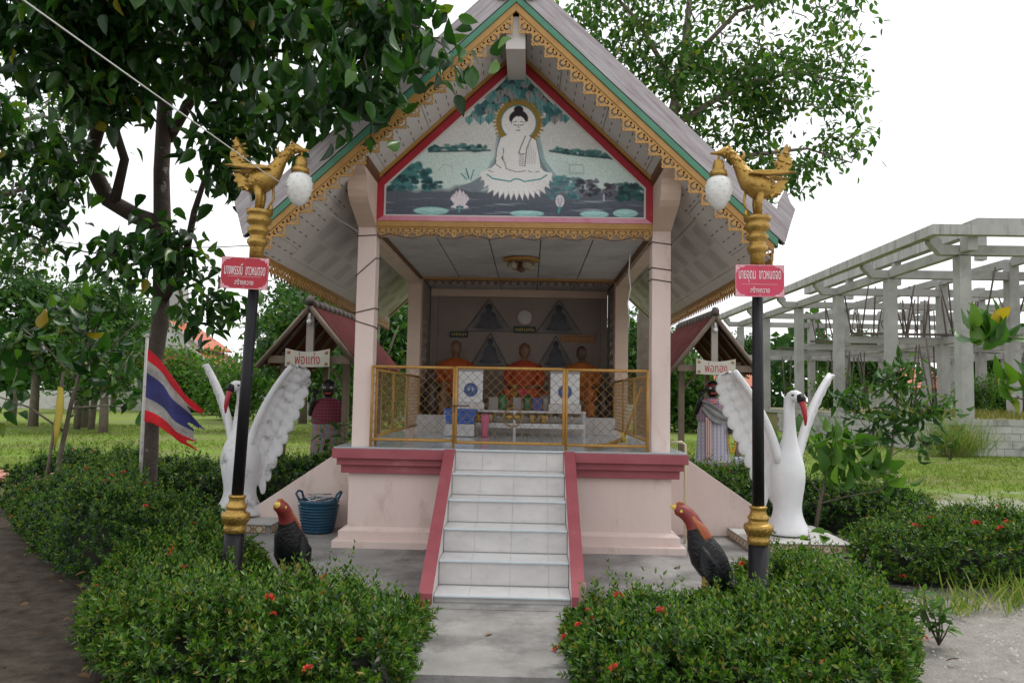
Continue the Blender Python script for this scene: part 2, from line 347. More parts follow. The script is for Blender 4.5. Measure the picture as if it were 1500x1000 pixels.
# stairs
ST = bpy.data.objects.new('front_stairs', None); COL.objects.link(ST); ST.parent = PV; ST.location = (0, -.9, 0)
fr = (0, .25, .548, .846, 1.0); SW = .998
mb = MB()
for i in range(0, 6):
    y0 = 7.246-.2977*i+.0215-(.034 if i == 0 else 0); z1 = 1.006-.1911*i-.0028
    mb.box(-SW/2+.002, SW/2-.002, y0, y0+.29 if i else 7.29, 0.0, z1)
obj('stair_core', mb, M_grout, ST, world=True)
tm = {}
for k in range(4):
    x0, x1 = fr[k]*SW-SW/2+.0011, fr[k+1]*SW-SW/2-.0011
    a = MB(); a.box(x0, x1, 0, .29, -.010, 0); tm[k] = a.mesh('tread_tile', M_tread)
    a = MB(); a.box(x0, x1, 0, .011, -.170, 0); tm[k, 'r'] = a.mesh('riser_tile', M_tile)
    a = MB(); a.box(x0, x1, 0, .011, -.045, 0); tm[k, 's'] = a.mesh('riser_tile', M_tile)
for i in range(6):
    y = 7.246-.2977*i-(.034 if i == 0 else 0); z = 1.006-.1911*i
    for k in range(4):
        if i: inst(tm[k], 'tread_tile', ST, (0, y+.012, z+.0004*((i+k) % 3)))
        inst(tm[k, 'r' if i < 5 else 's'], 'riser_tile', ST, (0, y+.0185-.0008*((i*3+k) % 3), z-.014))
    mb = MB(); mb.box(-SW/2, SW/2, y-.006, y+.0115, z-.013, z+.001); obj('stair_nosing', mb, M_nose, ST, world=True, bevel=.003)
for s in (-1, 1):
    mb = MB()
    a, b = .503*s, .605*s
    prof = [(7.249, 1.004), (5.70, .075), (5.70, 0), (7.249, 0)]
    mb.mi = 0
    vs = [(a, y, z) for y, z in prof]+[(b, y, z) for y, z in prof]
    mb.add(vs, [(0, 1, 5, 4), (1, 2, 6, 5), (4, 5, 6, 7)], False)
    mb.mi = 1; mb.add(vs, [(0, 3, 2, 1)], False)
    obj('stair_stringer', mb, [M_red, M_white], ST, world=True)
# columns and brackets
for s in (-1, 1):
    for y, z1 in ((7.427, 3.55), (10.609, 3.25)):
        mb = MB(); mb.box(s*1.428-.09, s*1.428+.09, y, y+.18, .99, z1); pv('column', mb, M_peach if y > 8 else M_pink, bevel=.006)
    mb = MB(); prof = [(7.425, 3.12), (7.425, 3.66), (6.80, 3.66), (6.80, 3.55), (6.83, 3.52), (6.90, 3.49), (6.93, 3.44), (6.94, 3.37), (6.98, 3.31), (7.04, 3.27)]
    n = len(prof); vs = [(s*1.428-.09, y, z) for y, z in prof]+[(s*1.428+.09, y, z) for y, z in prof]
    mb.add(vs, [tuple(range(n)), tuple(range(2*n-1, n-1, -1))]+[(i, n+i, n+(i+1) % n, (i+1) % n) for i in range(n)], False)
    pv('carved_bracket', mb, M_peach)
    mb = MB(); mb.box(s*1.428-.075, s*1.428+.075, 7.61, 10.607, 3.02, 3.26); pv('side_beam', mb, M_peach)
mb = MB(); mb.box(-1.335, 1.335, 7.47, 7.60, 3.06, 3.3); pv('front_beam', mb, M_peach)
mb = MB(); mb.box(-1.335, 1.335, 10.62, 10.76, 3.10, 3.3); pv('inner_beam', mb, M_peach)
# tympanum
def ring(outer, inner, y0, y1, name, m):
    n = len(outer)
    for i in range(n):
        j = (i+1) % n; b = MB(); b.prism([outer[i], outer[j], inner[j], inner[i]], y0, y1); pv(name, b, m[i] if isinstance(m, list) else m)
def pent(w, zb, zc, za): return [(-w, zb), (w, zb), (w, zc), (0, za), (-w, zc)]
ring(pent(1.337, 3.185, 3.565, 4.835), pent(1.270, 3.232, 3.535, 4.740), 7.395, 7.44, 'tympanum_frame', [M_fadepink, M_crim, M_crim, M_crim, M_crim])
ring(pent(1.2698, 3.2322, 3.5348, 4.7398), pent(1.252, 3.246, 3.526, 4.718), 7.402, 7.44, 'white_border', M_white)
PXM = 150.2
def ppos(X, Y):
    z = 3.24+(318-Y)/PXM; x = (X-753.5-(318-Y)*.018)/PXM; return np.stack([x, np.full_like(x, 7.409), z], 1)
def pkeep(X, Y):
    q = ppos(X, Y); return (np.abs(q[:, 0]) < 1.258) & (q[:, 2] > 3.242) & (q[:, 2] < 4.728-np.abs(q[:, 0])*.945)
p = Paint(560, 950, 94, 322, 520, 300, (208, 208, 205))
X, Y = p.X, p.Y
nse = lambda a, b, c: np.sin(X*a+c)*np.sin(Y*b+c*2.1)+.6*np.sin(X*a*2.3+Y*b*1.1+c*3)+.4*np.sin(X*a*4.1-Y*b*3.3+c)
p.band(222, 330, (202, 220, 215), 1, 14); p.mix((Y-250)/40*.5+.2*nse(.05, .09, 1), (186, 200, 196), .6)
p.mix((Y-274+3*nse(.06, .05, 2))/9, (92, 98, 108)); p.mix((Y-292)/12, (78, 84, 96), .7)
p.mix(nse(.035, .42, 4)*.7-.35, (185, 195, 205), .75*1.0) if False else p.mix((nse(.03, .5, 4)*.8-.5)*((Y > 292)*1.0), (190, 198, 206), .7)
# bodhi tree trunk flaring behind the figure
p.poly([(731, 190), (728, 225), (716, 252), (690, 268), (672, 274), (700, 282), (742, 262), (742, 190)], (118, 128, 136), .9)
p.poly([(782, 190), (790, 228), (806, 256), (832, 270), (850, 276), (800, 286), (770, 262), (772, 190)], (112, 122, 130), .9)
p.line([(729, 195), (727, 228), (712, 255)], 3, (150, 165, 172), .8); p.line([(788, 200), (795, 234), (815, 262), (850, 276)], 5, (134, 160, 165), .8)
r_ = random.Random(3)
def clump(x0, x1, y0, y1, n, cs, s0, s1):
    for _ in range(n):
        p.ell(r_.uniform(x0, x1), r_.uniform(y0, y1), r_.uniform(s0, s1), r_.uniform(s0, s1)*.7, r_.choice(cs), .8, .5)
p.band(218, 223, (70, 100, 100), .0)
for q_ in range(150):
    x_ = r_.uniform(628, 712) if q_ % 2 else r_.uniform(812, 896); b_ = 220+2*math.sin(x_*.2) if q_ % 2 else 222+(x_-812)*.09; hgt = 4+5*abs(math.sin(x_*.11))
    p.ell(x_, b_-r_.uniform(0, hgt), r_.uniform(2, 5), r_.uniform(1.5, 3), r_.choice([(50, 88, 88), (66, 112, 108), (42, 74, 76), (84, 128, 124)]), .8, .6)
p.line([(628, 223), (718, 220)], 2, (58, 84, 86), .8); p.line([(806, 220), (850, 226), (900, 230)], 2.4, (48, 76, 78), .8)
clump(570, 630, 250, 280, 90, [(40, 80, 84), (58, 108, 112), (34, 62, 68), (80, 132, 134)], 3, 7); clump(584, 616, 240, 256, 40, [(44, 92, 94), (74, 130, 130)], 3, 6)
clump(628, 646, 268, 280, 16, [(50, 86, 90), (40, 66, 72)], 2, 5)
clump(800, 848, 258, 290, 70, [(70, 128, 132), (92, 150, 150), (60, 100, 108), (110, 124, 132)], 2, 6)
clump(846, 876, 262, 286, 50, [(70, 70, 80), (120, 120, 130), (52, 60, 68)], 2, 5); clump(884, 902, 268, 286, 30, [(62, 60, 68), (98, 96, 104)], 2, 5); clump(905, 946, 268, 292, 60, [(38, 78, 78), (44, 58, 62), (60, 104, 100)], 3, 7)
p.line([(687, 262), (683, 248)], 1.4, (60, 120, 122)); p.line([(690, 264), (694, 250)], 1.2, (80, 140, 140)); p.line([(684, 264), (676, 255)], 1.2, (80, 140, 140))
p.line([(834, 240), (854, 240), (855, 252), (834, 252), (834, 240)], .8, (150, 160, 150), .7); p.line([(834, 254), (856, 254)], .9, (120, 165, 160), .6)
p.line([(640, 253), (650, 242), (662, 244), (664, 254)], .7, (170, 165, 160), .7)
# leaves of the tree
p.poly([(757, 96), (832, 172), (812, 170), (796, 160), (780, 150), (735, 150), (716, 165), (684, 172)], (58, 68, 74))
for cx in range(686, 832, 9):
    for cy in range(112, 178, 10):
        x, y = cx+r_.uniform(-4, 4), cy+r_.uniform(-4, 4)
        if abs(x-757) < (y-96)*1.02-2 and (abs(x-757) > 26 or y < 150) and y < 176:
            c = r_.choice([(92, 150, 150), (76, 130, 134), (110, 160, 160), (66, 112, 118), (150, 150, 150)])
            p.ell(x, y, 6, 5.5, c, .9, .3); p.poly([(x-5, y+2), (x+5, y+2), (x, y+9)], c, .9); p.line([(x, y-4), (x, y+6)], .7, (48, 84, 90), .7)
# halo, figure
for k in range(40):
    a = 2*PI*k/40; p.line([(760+31*math.cos(a), 178+31*math.sin(a)), (760+(35+(k % 3))*math.cos(a), 178+(35+k % 3)*math.sin(a))], 2.2, (150, 122, 60), .8)
p.ell(760, 178, 33, 33, (150, 118, 52), 1, .06); p.ell(760, 178, 26.5, 26.5, (70, 140, 138), 1, .05); p.ell(760, 178, 25, 25, (232, 226, 224), 1, .05)
SK = (236, 232, 230); LN = (96, 92, 92)
p.poly([(745, 196), (733, 202), (728, 218), (726, 240), (716, 250), (742, 256), (800, 256), (794, 246), (790, 226), (786, 205), (772, 196), (768, 188), (752, 188)], SK)
p.poly([(702, 256), (716, 247), (740, 250), (760, 254), (790, 248), (803, 252), (800, 262), (757, 268), (712, 264)], SK)
p.ell(760, 172, 13.8, 12.5, (44, 40, 44), 1, .08); p.poly([(746.5, 172), (773.5, 172), (772, 182), (748, 182)], (44, 40, 44)); p.ell(760, 158.5, 7, 5.5, (40, 36, 40), 1, .1); p.ell(760, 182.5, 11.0, 14.5, SK, 1, .08); p.poly([(757, 167), (763, 167), (760, 170)], (44, 40, 44))
p.ell(747, 182, 2, 6, SK); p.ell(772, 182, 2, 6, SK)
for P_, w in (([(753, 181), (757, 182.5)], 1.1), ([(762, 182.5), (767, 181)], 1.1), ([(752, 177.5), (757, 176.5)], .8), ([(762, 176.5), (768, 177.5)], .8), ([(756.5, 189.5), (759, 190), (762, 189.5)], 1.0), ([(760, 180), (759, 185.5), (761, 186)], .6),
        ([(733, 202), (728, 218), (726, 240), (734, 246)], .9), ([(738, 216), (737, 232), (742, 246)], .8), ([(770, 198), (763, 215), (760, 224)], 1.2), ([(779, 199), (772, 216), (769, 243)], 1.2), ([(786, 205), (790, 226), (793, 246)], .9), ([(760, 224), (769, 225)], .9), ([(741, 247), (757, 252), (770, 250)], .8), ([(744, 254), (760, 254)], .9),
        ([(716, 250), (742, 259), (757, 262)], .7), ([(774, 250), (782, 253), (790, 250)], .7)):
    p.line(P_, w, LN, .85)
for k in range(6): p.line([(761, 226+3.1*k), (767, 227+3.1*k)], .9, (110, 106, 108), .8)
p.poly([(738, 226), (737, 236), (734, 231)], (120, 112, 112), .9)
for k in range(5): p.line([(775+2.4*k, 206+4*k), (773+2.6*k, 240)], .5, (170, 164, 162), .8)
# lotus throne
for row, (cy, rx, n, L_) in enumerate(((254, 50, 15, 15), (262, 46, 13, 18), (268, 40, 11, 20))):
    for k in range(n):
        t = (k+.5)/n*2-1; x = 757+t*rx; y = cy+6*math.sqrt(max(0, 1-t*t)); tip = (x+t*7, y+L_*(.45+.55*math.sqrt(max(0, 1-t*t))))
        p.poly([(x-5.5, y-4), (x+5.5, y-4), (x+4.6, y+L_*.35), tip, (x-4.6, y+L_*.35)], (238, 234, 233)); p.line([(x-4.6, y+L_*.35), tip, (x+4.6, y+L_*.35)], .6, (176, 160, 164), .8)
p.poly([(712, 252), (803, 252), (795, 262), (757, 266), (718, 262)], (236, 232, 230)); p.line([(714, 256), (722, 262), (748, 266), (752, 263), (757, 262), (762, 263), (768, 266), (792, 262), (801, 256)], 1.5, (84, 148, 144))
# lotus flowers, pads
for cx, cy in ((674, 297),):
    for dx, h, w in ((-9, 12, 5), (9, 12, 5), (-5, 17, 5), (5, 17, 5), (0, 20, 5)): p.poly([(cx+dx*.4-w*.6, cy+6), (cx+dx-w, cy-h*.4), (cx+dx, cy-h), (cx+dx+w, cy-h*.4), (cx+dx*.4+w*.6, cy+6)], (216, 206, 212)); p.line([(cx+dx-w, cy-h*.4), (cx+dx, cy-h), (cx+dx+w, cy-h*.4)], .6, (160, 145, 158), .8)
    p.poly([(cx-3, cy+1), (cx-14, cy+8), (cx-6, cy+10)], (220, 210, 216)); p.poly([(cx+3, cy+1), (cx+14, cy+8), (cx+6, cy+10)], (220, 210, 216)); p.line([(cx, cy+6), (cx-1, cy+15)], 2, (80, 160, 160))
p.ell(820, 294, 6.5, 9.5, (214, 208, 214), 1, .15); p.line([(817, 290), (819, 300)], .7, LN, .6); p.line([(823, 290), (821, 300)], .7, LN, .6); p.line([(820, 303), (818, 311)], 2.4, (80, 150, 150))
for cx, cy, rx, ry in ((632, 311, 26, 6), (772, 313, 25, 4.5), (870, 313, 21, 5.5), (915, 311, 18, 6.5)):
    p.ell(cx, cy, rx, ry, (132, 178, 176), 1, .1); p.ell(cx, cy-.6, rx*.9, ry*.72, (166, 204, 200), 1, .3); p.line([(cx-rx*.7, cy), (cx, cy+ry*.5), (cx+rx*.7, cy)], .8, (96, 160, 158), .7)
p.line([(884, 284), (884, 293)], 1.6, (190, 190, 196), .9)
p.mix(np.clip(nse(.021, .033, 7)*.5-.25, 0, 1), (120, 122, 124), .28); p.grain(.03)
me = p.mesh('mural', ppos, M_paint, pkeep, 1.12)
inst(me, 'tympanum_painting', PV, (0, 0, 0), world=False).location = (0, -7.4, 0)
PV.children[-1]['label'] = 'painting of a white seated figure on a lotus under a leafy tree'
mb = MB(); mb.prism(pent(1.30, 3.2, 3.54, 4.78), 7.412, 7.46); pv('tympanum_board', mb, M_white)
mb = MB(); mb.lathe([(.0, 0), (.036, 0), (.04, .02), (.03, .05), (.02, .06)], 6); o = pv('wall_fixture', mb, mat('white_fixture', (.7, .7, .7), None, 5, .4), loc=None); o.data.transform(Matrix.Translation((-.005, 7.39, 3.2)) @ Matrix.Rotation(PI/2, 4, 'X')); o.data.transform(wl(PV).inverted() @ wl(PV)) 
o.data.transform(Matrix.Translation((0, 0, 0))); o.location = (0, -7.4, 0)
# roof: line z = a - .945|x|
SL = .945
def zline(a, x): return a-SL*abs(x)
def slope(a0, a1, x0, x1, y0, y1, s, name, m, parent=PV, **k):
    b = MB(); b.prism([(s*x0, zline(a0, x0)), (s*x1, zline(a0, x1)), (s*x1, zline(a1, x1)), (s*x0, zline(a1, x0))], y0, y1); return obj(name, b, m, parent, world=True, **k)
for s in (-1, 1):
    slope(4.96, 5.24, .0005, 2.26, 6.74, 13.3, s, 'roof_deck', M_brown)
    for k in range(22):   # roof sheets with a lap at every row
        xa = .0+k*.105; b = MB(); b.prism([(s*xa, zline(5.26+.012, xa)), (s*(xa+.12), zline(5.25, xa+.12)), (s*(xa+.12), zline(5.275, xa+.12)), (s*xa, zline(5.285, xa))], 6.76, 13.35); pv('roof_sheet', b, M_rooftop)
    slope(5.0885, 5.33, 0, 2.36, 6.66, 6.735, s, 'barge_board', M_barge[s])
    slope(5.0745, 5.088, 0, 2.34, 6.665, 6.73, s, 'dark_batten', M_dark)  # near-black line between the barge board and the green strip
    slope(5.0, 5.074, 0, 2.30, 6.655, 6.73, s, 'green_barge_strip', M_green, bevel=.004)
    slope(4.925, 4.9995, 0, 2.27, 6.668, 6.70, s, 'gold_barge_strip', M_gold, bevel=.003)
    slope(4.96, 5.33, 0, 2.3, 13.31, 13.38, s, 'barge_board', M_barge[s])
    # finial at the lower end of the barge
    pts = [(1147, 285), (1139, 300), (1136, 318), (1142, 338), (1135, 346), (1126, 350), (1143, 362), (1147, 360), (1153, 338), (1161, 313), (1154, 303)]
    b = MB(); b.prism([(s*(2.37+(x-1147)*.0059), 3.33-(y-285)*.0059) for x, y in pts], 6.67, 6.73); pv('roof_finial', b, M_barge[s])
    # apex rosette
    b = MB(); n = 22; b.prism([(s*.125+(.105+.012*(i % 2))*math.cos(2*PI*i/n), 5.12+(.105+.012*(i % 2))*math.sin(2*PI*i/n)) for i in range(n)], 6.635, 6.658)
    pv('ridge_rosette', b, mat('rosette_red', (.20, .03, .05), (.5, .42, .44), 30, .6))
    b = MB(); b.lathe([(.075, 0), (.07, .02), (.03, .024), (.02, .04)], 14); o = pv('ridge_rosette', b, M_white); o.data.transform(Matrix.Translation((s*.125, 6.635-0, 5.12)) @ Matrix.Rotation(PI/2, 4, 'X')); o.location = (0, -7.4, 0)
    o.data.transform(Matrix.Translation((0, 7.4, 0)) @ Matrix.Translation((0, 0, 0))) if False else None
    # soffit boards, slotted
    def board(x0, x1, y0, y1, slots, a=4.878):
        b = MB(); b.mi = 0
        def pt(x, y, d): return (s*x, y, zline(a, x)+d)
        vs = [pt(x, y, d) for d in (0, .012) for x in (x0+.003, x1-.003) for y in (y0+.003, y1-.003)]
        b.add(vs, [(0, 1, 3, 2), (4, 6, 7, 5), (0, 4, 5, 1), (2, 3, 7, 6), (0, 2, 6, 4), (1, 5, 7, 3)], False)
        b.mi = 1
        for (u0, u1, v0, v1) in slots: b.add([pt(u0, v0, -.0012), pt(u1, v0, -.0012), pt(u1, v1, -.0012), pt(u0, v1, -.0012)], [(0, 1, 2, 3)], False)
        return pv('soffit_board', b, [M_white, M_slot])
    xs = [.09, .42, .84, 1.26, 1.68, 2.10, 2.262]
    for i in range(6):
        x0, x1 = xs[i], xs[i+1]; sl_ = []
        q = x0+.05
        k = 0
        while q < x1-.02:
            for v in (6.80, 6.98, 7.16, 7.34): 
                vv = v+(.09 if k % 2 else 0)
                if vv+.08 < 7.43: sl_.append((q, q+.007, vv, vv+.085))
            q += .085; k += 1
        board(x0, x1, 6.74, 7.425, sl_)
    ye = [7.43+.6*i for i in range(10)]
    for j in range(9):
        for x0, x1 in ((1.30, 1.74), (1.74, 2.18), (2.18, 2.262)):
            sl_ = []
            if x1-x0 > .2:
                for g in range(2):
                    u0 = x0+.03+.2*g; off = .05 if g == 0 else .33
                    for k in range(9): sl_.append((u0, u0+.18, ye[j]+off+.03*k-(.02 if off > .3 else 0), ye[j]+off+.03*k+.0045-(.02 if off > .3 else 0)))
            board(x0, x1, ye[j], min(ye[j+1], 13.3), sl_)
    # trim strips
    slope(4.842, 4.876, .09, 1.335, 7.35, 7.394, s, 'soffit_trim', M_gold)
    b = MB(); b.prism([(s*1.337, 3.55), (s*1.337, 3.70), (s*1.31, 3.70), (s*1.31, 3.58)], 6.80, 7.39); pv('soffit_trim', b, M_brown)
    # eave fascia
    b = MB(); b.box(min(s*2.262, s*2.285), max(s*2.262, s*2.285), 6.74, 13.3, 2.725, 2.80); pv('eave_fascia', b, M_gold)
mb = MB(); mb.box(-.088, .088, 6.73, 7.43, 4.60, 4.90); pv('ridge_beam', mb, M_white, bevel=.004)
mb = MB(); mb.prism([(-1.36, 3.0), (1.36, 3.0), (1.36, 3.63), (0, 4.9), (-1.36, 3.63)], 12.3, 12.42); pv('rear_gable_wall', mb, M_pink)
# fretwork
s_ = .1155; dm = s_*SL
def fret(sg):
    H_ = dm+.062
    out = [(0, .004), (s_, -dm+.004), (s_, -H_), (s_*.92, -H_-.012), (s_*.80, -H_-.002), (s_*.66, -H_-.012), (s_*.52, -H_-.002), (s_*.40, -H_-.012), (s_*.26, -H_-.002), (s_*.10, -H_-.012), (-.006, -H_+.004), (.002, -H_+.03), (-.008, -H_+.045), (.002, -H_+.065), (-.004, -.066)]
    hol = [cres(.044, -H_+.052, .036, .021, .8), cres(.092, -H_+.030, .020, .011, 2.3, 5), circ(.022, -.050, .012, 4), circ(.075, -.105, .013, 4), circ(.016, -H_+.010, .007, 5), circ(.052, -.082, .007, 5)]
    if sg < 0: out = [(-x, z) for x, z in out]; hol = [[(-x, z) for x, z in h] for h in hol]
    me = shape(out, hol, .012); me.materials.append(M_lace); return me
for sg in (-1, 1):
    me = fret(sg)
    for k in range(19):
        x = .03+k*s_
        inst(me, 'gable_fretwork', PV, (sg*x, 6.684, zline(4.926, x)))
def bfret(w, h):
    out = [(-w/2, 0), (w/2, 0), (w/2, -h*.45), (w*.38, -h*.62), (w*.25, -h*.6), (w*.16, -h*.85), (0, -h), (-w*.16, -h*.85), (-w*.25, -h*.6), (-w*.38, -h*.62), (-w/2, -h*.45)]
    hol = [cres(-w*.23, -h*.34, w*.17, w*.10, 0, 6), cres(w*.23, -h*.34, w*.17, w*.10, PI, 6), circ(0, -h*.18, w*.06, 4), circ(0, -h*.62, w*.10, 6)]
    return shape(out, hol, .010)
bf = bfret(.1162, .105); bf.materials.append(M_lace)
mb = MB(); mb.box(-1.337, 1.337, 7.40, 7.44, 3.128, 3.184); pv('gold_beam_strip', mb, M_gold, bevel=.003)
for k in range(23): inst(bf, 'beam_fretwork', PV, (-1.278+.1162*k, 7.42, 3.130))
bf2 = bfret(.104, .11); bf2.materials.append(M_brown)
mb = MB(); mb.box(-1.337, 1.337, 10.575, 10.607, 3.13, 3.20); pv('gold_beam_strip', mb, M_brown)
for k in range(25): inst(bf2, 'beam_fretwork', PV, (-1.25+.104*k, 10.59, 3.132))
# eave lace: strips of small teeth
out = [(0, 0), (.6, 0)]
for k in range(6, 0, -1): x = .1*k; out += [(x, -.075), (x-.02, -.105), (x-.035, -.10), (x-.05, -.15), (x-.065, -.10), (x-.08, -.105)]
out += [(0, -.075)]
hol = [circ(.05+.1*k, -.098, .019, 6) for k in range(6)]+[circ(.1*k, -.06, .022, 6) for k in range(1, 6)]+[circ(.05+.1*k, -.042, .020, 4) for k in range(6)]+[circ(.1*k, -.022, .011, 4) for k in range(1, 6)]
es = shape(out, hol, .010); es.materials.append(M_lace)
for s in (-1, 1):
    for k in range(11): inst(es, 'eave_fretwork', PV, (s*2.274, 6.74+.6*k, 2.727), rot=(0, 0, PI/2))
for s in (-1, 1):
    for k in range(9): 
        x = 2.2-.115*k; inst(me if s > 0 else me, 'gable_fretwork', PV, (s*x, 13.33, zline(4.96, x)), scale=(-1 if s > 0 else 1, 1, 1)) if k < 0 else None
# ceiling
mb = MB(); mb.box(-1.35, 1.35, 7.6, 10.6, 3.125, 3.14); mb.box(-1.46, 1.46, 10.6001, 12.3, 3.125, 3.2); pv('ceiling_backing', mb, M_dark)
mb = MB(); mb.box(-.262, .262, -.292, .292, 0, .01); cp = mb.mesh('ceiling_panel', M_ceil)
for i in range(5):
    for j in range(8): inst(cp, 'ceiling_panel', PV, (-1.072+.536*i, 7.90+.594*j, 3.113))
for s in (-1, 1):
    mb = MB(); mb.box(s*1.335-.018, s*1.335+.018, 7.61, 10.57, 3.085, 3.112); pv('ceiling_trim', mb, M_brown)
mb = MB(); mb.box(-1.31, 1.31, 10.53, 10.57, 3.085, 3.112); pv('ceiling_trim', mb, M_gold)
# round ceiling lamp with three glass petals
CL = bpy.data.objects.new('ceiling_lamp', None); COL.objects.link(CL); CL.parent = PV; CL.location = (.06, 1.6, 3.11)
mb = MB(); mb.lathe([(.10, -.002), (.215, -.004), (.22, -.02), (.20, -.032), (.08, -.036)], 24); obj('lamp_plate', mb, M_gold, CL)
mb = MB(); mb.lathe([(.03, 0), (.055, -.04), (.04, -.09), (.06, -.13), (.02, -.16)], 14); obj('lamp_stem', mb, M_brown, CL)
for k in range(4):
    a = k*PI/2+.5; mb = MB(); mb.tube([(.03*math.cos(a), .03*math.sin(a), -.05), (.10*math.cos(a), .10*math.sin(a), -.085), (.15*math.cos(a), .15*math.sin(a), -.06)], [.012, .05, .062], 10); obj('lamp_petal', mb, mat('smoked_glass', (.35, .29, .22), None, 5, .2), CL)
# inner room
mb = MB(); mb.box(-1.338, 1.338, 10.45, 12.3, 1.0062, 1.232); pv('raised_floor', mb, M_tile)
mb = MB(); mb.box(-.148, .148, 0, .012, 0, .222); wt = mb.mesh('wall_tile', M_tile)
for k in range(9): inst(wt, 'wall_tile', PV, (-1.2+.3*k, 10.437, 1.008))
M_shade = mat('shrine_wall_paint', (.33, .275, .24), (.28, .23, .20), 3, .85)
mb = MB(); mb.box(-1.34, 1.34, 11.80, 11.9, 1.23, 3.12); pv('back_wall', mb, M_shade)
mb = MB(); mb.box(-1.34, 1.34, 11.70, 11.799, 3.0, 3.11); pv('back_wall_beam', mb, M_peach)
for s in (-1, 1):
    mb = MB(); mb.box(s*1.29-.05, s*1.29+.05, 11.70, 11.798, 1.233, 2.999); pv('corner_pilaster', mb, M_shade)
    out = [(10.80, 1.0), (11.82, 1.0), (11.82, 3.12), (10.80, 3.12)]
    hol = []
    for r in range(9):
        for c in range(2): hol.append(circ(11.08+.26*c, 1.75+.135*r, .055, 12, sx=1.5, sz=.95))
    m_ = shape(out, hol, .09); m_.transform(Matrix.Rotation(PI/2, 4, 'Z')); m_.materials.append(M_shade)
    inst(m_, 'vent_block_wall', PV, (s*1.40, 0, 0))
# railings
def pipe(mb, pts, r=.014, seg=8): mb.tube(pts, r, seg)
def diamonds(x0, x1, z0, z1, d=.088, r=.0021):
    mb = MB(); w, h = x1-x0, z1-z0
    for sg in (1, -1):
        n = int((w+h)/d)+2
        for k in range(-1, n):
            c = k*d
            if sg > 0: a = [(x, c-x) for x in (max(0, c-h), min(w, c))]
            else: a = [(x, h-(c-x)) for x in (max(0, c-h), min(w, c))]
            if a[1][0]-a[0][0] < .01: continue
            mb.tube([(x0+a[0][0], .0022*sg, z0+a[0][1]), (x0+a[1][0], .0022*sg, z0+a[1][1])], r, 4, caps=False)
    return mb
def panel(name, loc, rz, w, z0, z1, mids=(), feet=True):
    e = bpy.data.objects.new(name, None); COL.objects.link(e); e.parent = PV; e.location = Vector(loc)-Vector((0, 7.4, 0)); e.rotation_euler = (0, 0, rz)
    for x in (0, w): mb = MB(); pipe(mb, [(x, 0, 1.002 if feet else z0-.01), (x, 0, z1+.01)]); obj('post', mb, M_rail, e)
    for z in (z0, z1): mb = MB(); pipe(mb, [(.012, 0, z), (w-.012, 0, z)]); obj('rail', mb, M_rail, e)
    for x in mids: mb = MB(); pipe(mb, [(x, 0, z0), (x, 0, z1)]); obj('post', mb, M_rail, e)
    o = obj('wire_mesh', diamonds(.012, w-.012, z0+.01, z1-.01), M_wire, e); o['kind'] = 'stuff'
    return e
panel('railing', (-1.325, 7.38, 0), 0, .785, 1.075, 1.765)
g = panel('railing_gate', (-.518, 7.36, 0), 0, 1.02, 1.062, 1.768, feet=False)
mb = MB(); mb.box(-.05, .13, -.035, -.02, 1.40, 1.412); mb.box(-.02, -.01, -.03, -.02, 1.34, 1.41); obj('latch', mb, M_cable, g)
panel('railing', (.527, 7.38, 0), 0, .77, 1.055, 1.765)
panel('railing', (-1.33, 7.62, 0), PI/2, 2.96, 1.09, 1.74, mids=(.95, 1.95))
panel('railing', (1.33, 7.62, 0), PI/2, 2.96, 1.09, 1.72, mids=(.95, 1.95))
# cables wound round the columns and along the beam
def wind(x, y, zs, rr, m, name='cable', r=.005):
    for z, dz in zs:
        mb = MB(); w = .096; pts = [(x-w, y+.1, z), (x-w, y-.096, z+dz*.2), (x+w, y-.096, z+dz), (x+w, y+.1, z+dz*1.1)]; mb.tube(pts, r, 6); pv(name, mb, m)
wind(-1.428, 7.517, [(2.27, .06), (2.22, -.07), (2.6, .22), (3.03, .015)], 0, M_cable)
wind(1.428, 7.517, [(2.77, -.03), (2.66, -.035), (3.02, -.03)], 0, M_cable)
mb = MB(); mb.tube([(-1.3+.107*k, 7.395, 3.03+.022*math.sin(k*1.7)) for k in range(25)], .004, 5); pv('cable', mb, M_cable)
mb = MB(); mb.tube([(1.16, 7.7, 2.95), (1.15, 7.7, 2.75), (1.17, 7.7, 2.6), (1.14, 7.7, 2.45), (1.16, 7.7, 2.3), (1.15, 7.7, 2.2)], .006, 5); pv('cable', mb, M_wcable)
# pvc drain pipe at the right corner
mb = MB(); mb.tube([(1.60, 7.9, 1.07), (1.72, 7.9, 1.075), (1.755, 7.9, 1.05), (1.755, 7.9, .07)], .014, 8); pv('drain_pipe', mb, mat('cream_pvc', (.62, .55, .38), None, 5, .4))
